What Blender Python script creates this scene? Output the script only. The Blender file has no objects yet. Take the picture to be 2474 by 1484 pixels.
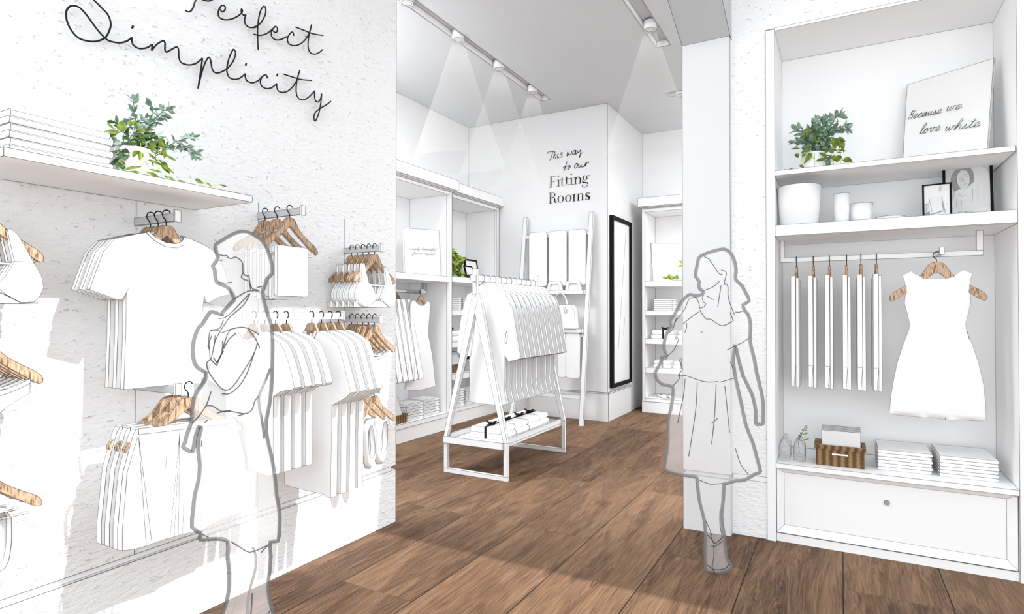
import bpy, math, random
from mathutils import Vector, Matrix
from mathutils.geometry import delaunay_2d_cdt
C = bpy.context.scene.collection
SC = bpy.context.scene
PI = math.pi
random.seed(11)

# ---------------------------------------------------------------- camera
CAM = Vector((0.0, 0.0, 1.33)); FPX = 1435.35
YAW = math.radians(28.961); PIT = math.radians(0.5245)
FW = Vector((-math.sin(YAW)*math.cos(PIT), math.cos(YAW)*math.cos(PIT), math.sin(PIT)))
RT = Vector((math.cos(YAW), math.sin(YAW), 0.0)); UP = RT.cross(FW)
cd = bpy.data.cameras.new('camera'); cam = bpy.data.objects.new('camera', cd); C.objects.link(cam)
cd.sensor_width = 36.0; cd.lens = FPX/2474*36.0; cd.clip_start = 0.02; cd.clip_end = 100
cam.matrix_world = Matrix(((RT.x, UP.x, -FW.x, CAM.x), (RT.y, UP.y, -FW.y, CAM.y), (RT.z, UP.z, -FW.z, CAM.z), (0, 0, 0, 1)))
SC.camera = cam

def ray(x, y): return FW*FPX + RT*(x-1237) - UP*(y-742)
def at(x, y, ax, v):
    """measured point of the photo on the world plane ax = v"""
    d = ray(x, y); i = 'XYZ'.index(ax); return CAM + d*((v-CAM[i])/d[i])
def on(x, y, p, n):
    d = ray(x, y); return CAM + d*((Vector(p)-CAM).dot(n)/d.dot(n))
def pl(ax, v, pts):
    """outline measured on plane ax=v -> the two in-plane world coordinates"""
    o = []
    for x, y in pts:
        p = at(x, y, ax, v)
        o.append((p.y, p.z) if ax == 'X' else (p.x, p.z) if ax == 'Y' else (p.x, p.y))
    return o

# ---------------------------------------------------------------- materials
M = {}
def nodes(name):
    m = bpy.data.materials.new(name); m.use_nodes = True
    nt = m.node_tree; b = nt.nodes['Principled BSDF']; M[name] = m
    return m, nt, b
def N(nt, t, **k):
    n = nt.nodes.new(t)
    for a, v in k.items():
        if a.startswith('i_'):
            key = a[2:]; key = int(key) if key.isdigit() else key
            n.inputs[key].default_value = v
        else: setattr(n, a, v)
    return n
def L(nt, a, b): nt.links.new(a, b)
def plain(name, col, rough=.7, spec=.2, metal=0.0, noise=0.0, nscale=40):
    m, nt, b = nodes(name)
    b.inputs['Base Color'].default_value = (*col, 1); b.inputs['Roughness'].default_value = rough
    b.inputs['Specular IOR Level'].default_value = spec; b.inputs['Metallic'].default_value = metal
    if noise:
        tc = N(nt, 'ShaderNodeTexCoord'); nz = N(nt, 'ShaderNodeTexNoise', i_Scale=nscale, i_Detail=3.0)
        L(nt, tc.outputs['Object'], nz.inputs['Vector'])
        r = N(nt, 'ShaderNodeMixRGB', i_1=(*[c*(1-noise) for c in col], 1), i_2=(*[min(1, c*(1+noise)) for c in col], 1))
        L(nt, nz.outputs['Fac'], r.inputs[0]); L(nt, r.outputs[0], b.inputs['Base Color'])
    return m
plain('white_paint', (.9, .9, .9), .6, .15)
plain('white_fabric', (.92, .92, .915), .95, .03, noise=.015, nscale=300)
plain('coat_fabric', (.83, .83, .83), .95, .03, noise=.02, nscale=300)
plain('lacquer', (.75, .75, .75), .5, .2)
plain('white_paint_shaded', (.70, .705, .71), .5, .2)  # same white as the walls, darkened to imitate shade on the pillar
plain('line', (.10, .10, .10), .9, .05)
plain('line_soft', (.22, .22, .215), .9, .05)
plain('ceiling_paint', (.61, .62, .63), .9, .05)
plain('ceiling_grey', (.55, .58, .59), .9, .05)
plain('rail_grey', (.50, .50, .50), .5, .3)
plain('rail_white', (.88, .88, .88), .5, .3)
plain('black', (.006, .006, .006), .6, .1)
plain('black_wire', (.004, .004, .004), .5, .3)
plain('ribbon', (.003, .003, .003), .6, .2)
plain('knob_grey', (.33, .33, .33), .4, .4)
plain('board_print', (.80, .79, .775), .6, .1, noise=.03, nscale=5)
plain('mirror_glass', (.86, .86, .86), .15, .5)
plain('stem_green', (.45, .55, .08), .6, .2)
plain('ink', (.03, .03, .03), .8, .05)
plain('ink_grey', (.25, .25, .25), .8, .05)
plain('ph_light', (.75, .75, .74), .8, .05, noise=.08, nscale=25)
plain('ph_mid', (.55, .55, .54), .8, .05, noise=.25, nscale=40)
plain('ph_skin', (.66, .66, .65), .8, .05)
plain('ph_hair', (.30, .30, .29), .8, .05, noise=.3, nscale=60)
plain('ph_knit', (.70, .70, .69), .8, .05, noise=.07, nscale=120)
plain('ph_dark', (.28, .28, .28), .8, .05)
plain('lamp_glass', (.72, .72, .70), .4, .3)
for nm, c1, c2 in (('leaf_sage', (.14, .24, .17), (.30, .40, .31)), ('leaf_olive', (.06, .095, .008), (.19, .255, .03)),
                   ('leaf_lime', (.25, .36, .03), (.45, .55, .10)), ('leaf_deep', (.04, .09, .03), (.12, .2, .08))):
    m, nt, b = nodes(nm)
    tc = N(nt, 'ShaderNodeTexCoord'); nz = N(nt, 'ShaderNodeTexNoise', i_Scale=55.0, i_Detail=4.0)
    cr = N(nt, 'ShaderNodeValToRGB'); cr.color_ramp.elements[0].position = .35; cr.color_ramp.elements[1].position = .68
    cr.color_ramp.elements[0].color = (*c1, 1); cr.color_ramp.elements[1].color = (*c2, 1)
    L(nt, tc.outputs['Object'], nz.inputs['Vector']); L(nt, nz.outputs['Fac'], cr.inputs[0]); L(nt, cr.outputs[0], b.inputs['Base Color'])
    b.inputs['Roughness'].default_value = .6; b.inputs['Specular IOR Level'].default_value = .25

def ghost(name, col, alpha):
    m = bpy.data.materials.new(name); m.use_nodes = True; nt = m.node_tree; nt.nodes.clear(); M[name] = m
    o = N(nt, 'ShaderNodeOutputMaterial'); mx = N(nt, 'ShaderNodeMixShader'); mx.inputs[0].default_value = alpha
    t = N(nt, 'ShaderNodeBsdfTransparent'); d = N(nt, 'ShaderNodeBsdfDiffuse'); d.inputs[0].default_value = (*col, 1)
    tr = N(nt, 'ShaderNodeBsdfTranslucent'); tr.inputs[0].default_value = (*col, 1)
    m2 = N(nt, 'ShaderNodeMixShader'); m2.inputs[0].default_value = .5
    L(nt, d.outputs[0], m2.inputs[1]); L(nt, tr.outputs[0], m2.inputs[2])
    L(nt, t.outputs[0], mx.inputs[1]); L(nt, m2.outputs[0], mx.inputs[2]); L(nt, mx.outputs[0], o.inputs[0])
ghost('figure_white', (.99, .99, .99), .20)
ghost('figure_cloth', (.99, .99, .99), .05)
ghost('figure_stroke', (.17, .17, .17), .62)
ghost('figure_stroke_pale', (.30, .30, .30), .58)
ghost('figure_line', (.10, .10, .10), .62)
ghost('painted_beam', (.85, .85, .80), .06)
ghost('glass_clear', (.86, .87, .87), .15)
ghost('glass_water', (.75, .75, .75), .10)

# pale beech wood of the hangers
m, nt, b = nodes('hanger_wood')
tc = N(nt, 'ShaderNodeTexCoord'); mp = N(nt, 'ShaderNodeMapping'); mp.inputs['Scale'].default_value = (160, 160, 26)
nz = N(nt, 'ShaderNodeTexNoise', i_Scale=1.0, i_Detail=5.0, i_Distortion=.6)
cr = N(nt, 'ShaderNodeValToRGB'); e = cr.color_ramp.elements
e[0].position = .36; e[0].color = (.16, .085, .042, 1); e[1].position = .62; e[1].color = (.60, .415, .27, 1)
e2 = e.new(.46); e2.color = (.44, .285, .175, 1)
L(nt, tc.outputs['Object'], mp.inputs[0]); L(nt, mp.outputs[0], nz.inputs['Vector']); L(nt, nz.outputs['Fac'], cr.inputs[0])
L(nt, cr.outputs[0], b.inputs['Base Color']); b.inputs['Roughness'].default_value = .55

# wicker
m, nt, b = nodes('wicker')
tc = N(nt, 'ShaderNodeTexCoord'); sp = N(nt, 'ShaderNodeSeparateXYZ'); L(nt, tc.outputs['Object'], sp.inputs[0])
ad = N(nt, 'ShaderNodeMath', operation='ADD'); L(nt, sp.outputs[0], ad.inputs[0]); L(nt, sp.outputs[1], ad.inputs[1])
s1 = N(nt, 'ShaderNodeMath', operation='MULTIPLY', i_1=165.0); L(nt, ad.outputs[0], s1.inputs[0])
s1b = N(nt, 'ShaderNodeMath', operation='SINE'); L(nt, s1.outputs[0], s1b.inputs[0])
s2 = N(nt, 'ShaderNodeMath', operation='MULTIPLY', i_1=1300.0); L(nt, sp.outputs[2], s2.inputs[0])
s2b = N(nt, 'ShaderNodeMath', operation='SINE'); L(nt, s2.outputs[0], s2b.inputs[0])
nz = N(nt, 'ShaderNodeTexNoise', i_Scale=220.0, i_Detail=2.0); L(nt, tc.outputs['Object'], nz.inputs['Vector'])
a1 = N(nt, 'ShaderNodeMath', operation='MULTIPLY_ADD', i_1=.22, i_2=.0); L(nt, s1b.outputs[0], a1.inputs[0])
a2 = N(nt, 'ShaderNodeMath', operation='MULTIPLY_ADD', i_1=.22); L(nt, s2b.outputs[0], a2.inputs[0]); L(nt, a1.outputs[0], a2.inputs[2])
a3 = N(nt, 'ShaderNodeMath', operation='ADD'); L(nt, a2.outputs[0], a3.inputs[0]); L(nt, nz.outputs['Fac'], a3.inputs[1])
cr = N(nt, 'ShaderNodeValToRGB'); e = cr.color_ramp.elements
e[0].position = .25; e[0].color = (.03, .014, .004, 1); e[1].position = .85; e[1].color = (.42, .24, .085, 1); e2 = e.new(.52); e2.color = (.16, .085, .028, 1)
L(nt, a3.outputs[0], cr.inputs[0]); L(nt, cr.outputs[0], b.inputs['Base Color']); b.inputs['Roughness'].default_value = .7

# troweled plaster: little curved ridges of the render coat
def plaster(name, base):
    m, nt, b = nodes(name)
    geo = N(nt, 'ShaderNodeNewGeometry')
    n1 = N(nt, 'ShaderNodeTexNoise', i_Scale=44.0, i_Detail=2.0, i_Roughness=.5, i_Distortion=.3)
    mp = N(nt, 'ShaderNodeMapping'); mp.inputs['Scale'].default_value = (.6, .6, 1.5)
    L(nt, geo.outputs['Position'], mp.inputs[0]); L(nt, mp.outputs[0], n1.inputs['Vector'])
    q6 = N(nt, 'ShaderNodeMath', operation='MULTIPLY', i_1=2.2); L(nt, n1.outputs['Fac'], q6.inputs[0])
    fr = N(nt, 'ShaderNodeMath', operation='FRACT'); L(nt, q6.outputs[0], fr.inputs[0])
    s = N(nt, 'ShaderNodeMath', operation='SUBTRACT', i_1=.5); L(nt, fr.outputs[0], s.inputs[0])
    ab = N(nt, 'ShaderNodeMath', operation='ABSOLUTE'); L(nt, s.outputs[0], ab.inputs[0])
    mr = N(nt, 'ShaderNodeMapRange', i_1=.0, i_2=.070, i_3=1.0, i_4=0.0); L(nt, ab.outputs[0], mr.inputs[0])
    n2 = N(nt, 'ShaderNodeTexNoise', i_Scale=75.0, i_Detail=1.0); L(nt, geo.outputs['Position'], n2.inputs['Vector'])
    m2 = N(nt, 'ShaderNodeMapRange', i_1=.45, i_2=.58, i_3=0.0, i_4=1.0); L(nt, n2.outputs['Fac'], m2.inputs[0])
    k = N(nt, 'ShaderNodeMath', operation='MULTIPLY'); L(nt, mr.outputs[0], k.inputs[0]); L(nt, m2.outputs[0], k.inputs[1])
    mix = N(nt, 'ShaderNodeMixRGB', i_1=(*base, 1), i_2=(.83, .83, .83, 1)); L(nt, k.outputs[0], mix.inputs[0])  # creases also painted greyer, imitating the shade in the relief
    L(nt, mix.outputs[0], b.inputs['Base Color'])
    hh = N(nt, 'ShaderNodeMath', operation='SUBTRACT'); L(nt, n1.outputs['Fac'], hh.inputs[0]); kk = N(nt, 'ShaderNodeMath', operation='MULTIPLY', i_1=.35); L(nt, k.outputs[0], kk.inputs[0]); L(nt, kk.outputs[0], hh.inputs[1])
    bp = N(nt, 'ShaderNodeBump', i_Strength=.9, i_Distance=.0085); L(nt, hh.outputs[0], bp.inputs['Height'])
    L(nt, bp.outputs[0], b.inputs['Normal']); b.inputs['Roughness'].default_value = .9; b.inputs['Specular IOR Level'].default_value = .05
plaster('plaster', (.9, .9, .9))

# oak planks, .433 m wide, laid along Y
m, nt, b = nodes('oak_planks')
geo = N(nt, 'ShaderNodeNewGeometry'); sp = N(nt, 'ShaderNodeSeparateXYZ'); L(nt, geo.outputs['Position'], sp.inputs[0])
def mth(op, a, bb=None, c=None):
    n = N(nt, 'ShaderNodeMath', operation=op)
    for i, v in enumerate((a, bb, c)):
        if v is None: continue
        if isinstance(v, (int, float)): n.inputs[i].default_value = v
        else: L(nt, v, n.inputs[i])
    return n.outputs[0]
W_, LEN = .4335, 2.197
u = mth('DIVIDE', mth('SUBTRACT', sp.outputs[0], .004), W_); row = mth('FLOOR', u); fu = mth('SUBTRACT', u, row)
odd = mth('MODULO', mth('ADD', row, 100.0), 2.0)
v = mth('DIVIDE', mth('ADD', mth('SUBTRACT', sp.outputs[1], 3.277), mth('MULTIPLY', odd, 1.10)), LEN)
col = mth('FLOOR', v); fv = mth('SUBTRACT', v, col)
cb = N(nt, 'ShaderNodeCombineXYZ'); L(nt, row, cb.inputs[0]); L(nt, col, cb.inputs[1])
wn = N(nt, 'ShaderNodeTexWhiteNoise', noise_dimensions='2D'); L(nt, cb.outputs[0], wn.inputs['Vector'])
gx = N(nt, 'ShaderNodeCombineXYZ'); L(nt, mth('MULTIPLY', sp.outputs[0], 5.5), gx.inputs[0]); L(nt, mth('MULTIPLY', sp.outputs[1], .85), gx.inputs[1]); L(nt, mth('MULTIPLY', wn.outputs['Value'], 37.0), gx.inputs[2])
big = N(nt, 'ShaderNodeTexNoise', i_Scale=1.0, i_Detail=3.0, i_Distortion=.9); L(nt, gx.outputs[0], big.inputs['Vector'])
# cathedral rings: sine of the big field, plus fine pores
ring = mth('SINE', mth('MULTIPLY', big.outputs['Fac'], 46.0))
fx = N(nt, 'ShaderNodeCombineXYZ'); L(nt, mth('ADD', mth('MULTIPLY', sp.outputs[0], 230.0), mth('MULTIPLY', big.outputs['Fac'], 30.0)), fx.inputs[0]); L(nt, mth('MULTIPLY', sp.outputs[1], 5.0), fx.inputs[1]); L(nt, mth('MULTIPLY', wn.outputs['Value'], 11.0), fx.inputs[2])
fine = N(nt, 'ShaderNodeTexNoise', i_Scale=1.0, i_Detail=4.0, i_Roughness=.65); L(nt, fx.outputs[0], fine.inputs['Vector'])
kx = N(nt, 'ShaderNodeCombineXYZ'); L(nt, mth('MULTIPLY', sp.outputs[0], 2.6), kx.inputs[0]); L(nt, mth('MULTIPLY', sp.outputs[1], 1.1), kx.inputs[1]); L(nt, mth('MULTIPLY', wn.outputs['Value'], 5.0), kx.inputs[2])
vor = N(nt, 'ShaderNodeTexVoronoi', i_Scale=1.0); L(nt, kx.outputs[0], vor.inputs['Vector'])
knot = N(nt, 'ShaderNodeMapRange', i_1=.03, i_2=.14, i_3=1.0, i_4=0.0); L(nt, vor.outputs['Distance'], knot.inputs[0])
t = mth('ADD', mth('MULTIPLY', ring, .032), mth('MULTIPLY', fine.outputs['Fac'], .72))
t = mth('ADD', t, mth('MULTIPLY', big.outputs['Fac'], .40))
t = mth('ADD', t, mth('MULTIPLY', mth('SUBTRACT', wn.outputs['Value'], .5), .13))
t = mth('SUBTRACT', t, mth('MULTIPLY', knot.outputs[0], mth('MULTIPLY', .28, fine.outputs['Fac'])))
cr = N(nt, 'ShaderNodeValToRGB'); e = cr.color_ramp.elements
e[0].position = .36; e[0].color = (.040, .019, .009, 1); e[1].position = .84; e[1].color = (.33, .19, .106, 1)
for p_, c_ in ((.47, (.088, .045, .023)), (.56, (.148, .081, .043)), (.67, (.222, .126, .069))):
    q = e.new(p_); q.color = (*c_, 1)
L(nt, t, cr.inputs[0])
su = mth('MINIMUM', fu, mth('SUBTRACT', 1.0, fu)); sv = mth('MINIMUM', fv, mth('SUBTRACT', 1.0, fv))
sm = mth('MAXIMUM', mth('LESS_THAN', su, .0062), mth('MULTIPLY', mth('LESS_THAN', sv, .0007), .5))
mix = N(nt, 'ShaderNodeMixRGB', i_2=(.004, .003, .002, 1)); L(nt, sm, mix.inputs[0]); L(nt, cr.outputs[0], mix.inputs[1])
L(nt, mix.outputs[0], b.inputs['Base Color']); b.inputs['Roughness'].default_value = .62; b.inputs['Specular IOR Level'].default_value = .25
bp = N(nt, 'ShaderNodeBump', i_Strength=.25, i_Distance=.002); L(nt, t, bp.inputs['Height']); L(nt, bp.outputs[0], b.inputs['Normal'])

# ---------------------------------------------------------------- mesh builder
class MB:
    def __init__(s): s.v = []; s.f = []; s.m = []; s.nl = []
    def add(s, vs, fs, mi=0, line=True):
        o = len(s.v); s.v += [Vector(p) for p in vs]
        for f in fs: s.f.append([o+i for i in f]); s.m.append(mi); s.nl.append(not line)
        return s
    def box(s, x0, x1, y0, y1, z0, z1, mi=0, line=True):
        v = [(x, y, z) for z in (z0, z1) for y in (y0, y1) for x in (x0, x1)]
        return s.add(v, [(0, 2, 3, 1), (4, 5, 7, 6), (0, 1, 5, 4), (2, 6, 7, 3), (0, 4, 6, 2), (1, 3, 7, 5)], mi, line)
    def prism(s, ax, c0, c1, pts, mi=0, line=True):
        n = len(pts)
        def w(p, c): return (c, p[0], p[1]) if ax == 'X' else (p[0], c, p[1]) if ax == 'Y' else (p[0], p[1], c)
        v = [w(p, c0) for p in pts] + [w(p, c1) for p in pts]
        return s.add(v, [list(range(n)), list(range(2*n-1, n-1, -1))] + [(i, (i+1) % n, n+(i+1) % n, n+i) for i in range(n)], mi, line)
    def poly(s, pts3, thick, mi=0, line=True):
        """free polygon pts3 extruded by the vector thick"""
        t = Vector(thick); n = len(pts3); v = [Vector(p) for p in pts3]; v += [p+t for p in v]
        return s.add(v, [list(range(n)), list(range(2*n-1, n-1, -1))] + [(i, (i+1) % n, n+(i+1) % n, n+i) for i in range(n)], mi, line)
    def tube(s, pts, r, n=6, mi=0, closed=False, line=False, rr=None):
        P_ = [Vector(p) for p in pts]; k = len(P_); rings = []; prev = None
        for i in range(k):
            a = P_[(i-1) % k] if closed or i > 0 else P_[i]; c = P_[(i+1) % k] if closed or i < k-1 else P_[i]
            d = (c-a)
            if d.length < 1e-9: d = Vector((0, 0, 1))
            d.normalize()
            if prev is None:
                h = Vector((0, 0, 1)) if abs(d.z) < .9 else Vector((1, 0, 0)); u_ = d.cross(h).normalized()
            else:
                u_ = prev - d*prev.dot(d)
                if u_.length < 1e-6: u_ = d.orthogonal()
                u_.normalize()
            prev = u_; w_ = d.cross(u_); q = r if rr is None else rr[i]
            rings.append([P_[i] + (u_*math.cos(2*PI*j/n) + w_*math.sin(2*PI*j/n))*q for j in range(n)])
        v = [p for g in rings for p in g]; f = []
        for i in range(k if closed else k-1):
            a = i*n; b_ = ((i+1) % k)*n
            f += [(a+j, a+(j+1) % n, b_+(j+1) % n, b_+j) for j in range(n)]
        if not closed: f += [list(range(n-1, -1, -1)), list(range((k-1)*n, k*n))]
        return s.add(v, f, mi, line)
    def lathe(s, cx, cy, prof, n=28, mi=0, line=False, rims=()):
        v = []; f = []
        for r, z in prof:
            v += [(cx+r*math.cos(2*PI*j/n), cy+r*math.sin(2*PI*j/n), z) for j in range(n)]
        for i in range(len(prof)-1):
            a = i*n; b_ = a+n
            f += [(a+j, a+(j+1) % n, b_+(j+1) % n, b_+j) for j in range(n)]
        s.add(v, f, mi, line)
        return s
    def ring(s, cx, cy, r, z, t, mi=1, n=28):
        return s.tube([(cx+r*math.cos(2*PI*j/n), cy+r*math.sin(2*PI*j/n), z) for j in range(n)], t, 4, mi, True)
    def build(s, name, mats, parent=None, lr=.0009, ang=28, smooth=False, lm='line'):
        v = list(s.v); f = list(s.f); mi = list(s.m)
        mats = [mats] if isinstance(mats, str) else list(mats)
        if lr:
            if lm in mats: li = mats.index(lm)
            else: li = len(mats); mats.append(lm)
            nr = []
            for q in s.f:
                n_ = Vector((0, 0, 0))
                for i in range(len(q)):
                    a = s.v[q[i]]; b_ = s.v[q[(i+1) % len(q)]]; n_ += a.cross(b_)
                nr.append(n_.normalized() if n_.length > 1e-12 else Vector((0, 0, 1)))
            ed = {}
            for k, q in enumerate(s.f):
                if s.nl[k]: continue
                for i in range(len(q)):
                    a, b_ = q[i], q[(i+1) % len(q)]; ed.setdefault((min(a, b_), max(a, b_)), []).append(k)
            ca = math.cos(math.radians(ang))
            for (a, b_), fs in ed.items():
                if len(fs) == 2 and nr[fs[0]].dot(nr[fs[1]]) > ca: continue
                A = s.v[a]; B = s.v[b_]; d = B-A
                if d.length < 1e-6: continue
                d.normalize(); n1 = nr[fs[0]]; n1 = (n1 + (nr[fs[1]] if len(fs) > 1 else n1))
                if n1.length < .2: n1 = d.orthogonal()
                n1 = (n1 - d*n1.dot(d)).normalized(); n2 = d.cross(n1)
                A2 = A - d*lr*.4; B2 = B + d*lr*.4; o = len(v)
                for q_ in (A2, B2):
                    v += [q_+n1*lr, q_+n2*lr, q_-n1*lr, q_-n2*lr]
                for j in range(4):
                    f.append((o+j, o+(j+1) % 4, o+4+(j+1) % 4, o+4+j)); mi.append(li)
        me = bpy.data.meshes.new(name); me.from_pydata([tuple(p) for p in v], [], f); me.validate(verbose=False)
        for x in mats: me.materials.append(M[x])
        if len(me.polygons) == len(mi): me.polygons.foreach_set('material_index', mi)
        if smooth: me.polygons.foreach_set('use_smooth', [i < len(s.f) and len(f[i]) <= 4 for i in range(len(me.polygons))])
        me.update()
        o = bpy.data.objects.new(name, me); C.objects.link(o)
        if parent is not None:
            o.parent = parent
            if parent.type == 'EMPTY' and parent.parent is None: o.location = -parent.location
        return o

def tag(o, label, cat, group=None, kind=None):
    if label: o['label'] = label
    if cat: o['category'] = cat
    if group: o['group'] = group
    if kind: o['kind'] = kind
    return o
def thing(name, label, cat, loc=(0, 0, 0), group=None):
    o = bpy.data.objects.new(name, None); C.objects.link(o); o.location = loc; o.empty_display_size = .05
    return tag(o, label, cat, group)
def struct(o): o['kind'] = 'structure'; return o
def dup(o, delta=(0, 0, 0), label=None, group=None):
    c = o.copy(); C.objects.link(c); c.location = Vector(o.location)+Vector(delta)
    if label: c['label'] = label
    if group: c['group'] = group
    for ch in [x for x in bpy.data.objects if x.parent == o]:
        d = ch.copy(); C.objects.link(d); d.parent = c
        for g in [x for x in bpy.data.objects if x.parent == ch]:
            e_ = g.copy(); C.objects.link(e_); e_.parent = d
    return c
def cr_spline(pts, k=6, closed=False):
    """Catmull-Rom through points of any dimension"""
    P_ = [tuple(p) for p in pts]; n = len(P_); out = []
    if n < 3: return P_
    for i in range(n if closed else n-1):
        if closed: p0, p1, p2, p3 = P_[(i-1) % n], P_[i], P_[(i+1) % n], P_[(i+2) % n]
        else: p0, p1, p2, p3 = P_[max(i-1, 0)], P_[i], P_[i+1], P_[min(i+2, n-1)]
        for j in range(k):
            t = j/k
            out.append(tuple(.5*((2*b)+(-a+c)*t+(2*a-5*b+4*c-d)*t*t+(-a+3*b-3*c+d)*t**3) for a, b, c, d in zip(p0, p1, p2, p3)))
    if not closed: out.append(P_[-1])
    return out
def rrect(x0, x1, z0, z1, r, n=4):
    o = []
    for cx, cz, a in ((x1-r, z1-r, 0), (x0+r, z1-r, 90), (x0+r, z0+r, 180), (x1-r, z0+r, 270)):
        for i in range(n+1):
            t = math.radians(a+90*i/n); o.append((cx+r*math.cos(t), cz+r*math.sin(t)))
    return o
# ================================================================ the setting
XW, YE = -2.482, 2.956           # left shop wall plane and its free end
CEIL = 3.89; YR = 3.786
def sbox(name, mat, *a, lr=0, lm='line'):
    return struct(MB().box(*a).build(name, mat, lr=lr, lm=lm))
sbox('floor', 'oak_planks', -7.5, 6.5, -3.0, 10.5, -.08, 0)
# left wall: upper panels, recessed reveal groove, plinth panel
w = MB().box(-2.66, XW, -2.2, YE, .360, 4.35); w.box(-2.66, XW, -2.2, YE, 0, .332)
struct(w.build('wall_left', 'plaster', lr=.0012))
g = MB().box(-2.65, XW-.02, -2.2, YE-.018, .3322, .3598); struct(g.build('trim_1', 'white_paint', lr=.0008))
sl = MB()
for y in (.210, .784, 1.358, 1.931, 2.505):
    zt = 1.866 if y > 1.5 else 1.775
    sl.box(XW, XW+.0008, y-.0009, y+.0009, .36, zt, line=False)
struct(sl.build('trim_2', 'line', lr=0)); 
# right wall around the display niche
w = MB(); w.box(-.5745, -.384, YR, YR+.10, 0, 4.35); w.box(.82, 6.5, YR, YR+.10, 0, 4.35); w.box(-.384, .82, YR, YR+.10, 3.0005, 4.35)
struct(w.build('wall_right', 'plaster', lr=0))
g = MB().box(-.57, -.3815, YR-.0035, YR, .332, .362); struct(g.build('trim_3', 'white_paint', lr=.0009))
# pillar with a reveal groove, sloped soffit rib above it
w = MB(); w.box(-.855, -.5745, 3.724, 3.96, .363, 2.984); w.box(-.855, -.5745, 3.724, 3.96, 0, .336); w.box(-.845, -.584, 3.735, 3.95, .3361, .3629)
struct(w.build('wall_pillar', 'white_paint_shaded', lr=.0012))
rise = math.tan(math.radians(20.0))
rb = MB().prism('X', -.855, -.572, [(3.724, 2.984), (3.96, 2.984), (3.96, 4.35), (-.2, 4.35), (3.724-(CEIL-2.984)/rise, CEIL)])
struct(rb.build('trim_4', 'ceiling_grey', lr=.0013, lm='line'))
# ceiling with recessed lighting channels
def slab(mb, x0, x1, y0, y1, holes, z0, z1):
    xs = sorted({x0, x1, *[h[0] for h in holes], *[h[1] for h in holes]}); ys = sorted({y0, y1, *[h[2] for h in holes], *[h[3] for h in holes]})
    for i in range(len(xs)-1):
        for j in range(len(ys)-1):
            cx = (xs[i]+xs[i+1])/2; cy = (ys[j]+ys[j+1])/2
            if any(h[0] < cx < h[1] and h[2] < cy < h[3] for h in holes): continue
            mb.box(xs[i], xs[i+1], ys[j], ys[j+1], z0, z1, line=False)
holes = [(-3.159, -3.034, 3.30, 6.445), (-1.552, -1.411, 3.30, 5.684), (-1.776, .3, 6.912, 7.055)]
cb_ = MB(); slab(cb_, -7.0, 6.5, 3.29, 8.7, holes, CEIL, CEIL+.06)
cb_.box(-7.0, -.08, 1.75, 3.29, CEIL, CEIL+.06, line=False)  # unseen front slab, shaped to throw shade on the left wall
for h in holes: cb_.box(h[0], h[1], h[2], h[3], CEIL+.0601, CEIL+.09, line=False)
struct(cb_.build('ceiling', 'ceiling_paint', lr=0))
ch = MB(); t_ = .006
for x0, x1, y0, y1 in holes:
    ch.box(x0, x0+t_, y0, y1, CEIL-.001, CEIL+.059); ch.box(x1-t_, x1, y0, y1, CEIL-.001, CEIL+.059)
    ch.box(x0+t_, x1-t_, y1-t_, y1, CEIL-.001, CEIL+.059); ch.box(x0+t_, x1-t_, y0, y0+t_, CEIL-.001, CEIL+.059)
struct(ch.build('trim_5', 'white_paint', lr=.0014))
# back shop: left wall, fitting-room block, far wall
sbox('wall_back_left', 'white_paint', -4.62, -4.503, 1.75, 6.90, 0, CEIL, lr=.002)
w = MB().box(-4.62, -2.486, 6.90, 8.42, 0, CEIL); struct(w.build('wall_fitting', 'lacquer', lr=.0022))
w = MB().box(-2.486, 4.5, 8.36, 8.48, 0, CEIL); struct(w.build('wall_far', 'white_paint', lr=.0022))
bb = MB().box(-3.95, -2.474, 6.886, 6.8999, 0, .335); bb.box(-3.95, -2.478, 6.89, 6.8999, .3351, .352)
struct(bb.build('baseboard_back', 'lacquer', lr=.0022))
bb = MB().box(-2.4859, -2.474, 6.9001, 7.79, 0, .335); bb.box(-2.4859, -2.478, 6.9001, 7.79, .3351, .352)
struct(bb.build('baseboard_right', 'lacquer', lr=.0022))

# downlights in the channels, each with a translucent cone painting in its beam
def downlight(x, y, label, r=.056, aim=(0, 0), group='ceiling downlights', beam=True, z=3.862):
    t = thing('downlight', label, 'ceiling light', (x, y, z), group)
    b_ = MB().lathe(x, y, [(0, z), (r*.78, z), (r*.8, z-.004), (r, z-.004), (r, z+.075)][::-1], 32)
    b_.ring(x, y, r, z-.004, .0016); b_.ring(x, y, r, z+.0745, .0016); b_.build('housing', ['white_paint', 'line'], t, lr=0, smooth=False)
    d = MB().lathe(x, y, [(0, z-.001), (r*.72, z-.001)], 32); d.ring(x, y, r*.76, z-.003, .0016); d.build('lens', ['lamp_glass', 'line'], t, lr=0)
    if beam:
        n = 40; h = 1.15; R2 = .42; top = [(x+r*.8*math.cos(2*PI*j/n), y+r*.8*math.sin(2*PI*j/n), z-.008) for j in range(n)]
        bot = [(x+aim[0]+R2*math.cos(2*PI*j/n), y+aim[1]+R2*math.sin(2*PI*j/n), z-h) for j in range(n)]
        MB().add(top+bot, [(j, (j+1) % n, n+(j+1) % n, n+j) for j in range(n)]).build('painted_light_beam', 'painted_beam', t, lr=0, smooth=True)
    return t
DL = []
for i, (y, nm) in enumerate(((3.815, 'cut by the top edge of the picture'), (4.562, 'second from the top edge'), (5.314, 'third from the top edge'), (6.08, 'at its far closed end'))):
    DL.append(downlight(-3.096, y, 'white round downlight in the long channel, '+nm, beam=i > 0))
DL.append(downlight(-1.4815, 5.231, 'white round downlight alone at the end of the short ceiling channel', group='ceiling downlight of the short channel'))
DL.append(downlight(-1.62, 6.983, 'white round downlight half hidden by the pillar at the far right', group='ceiling downlight by the pillar', beam=False))
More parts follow.
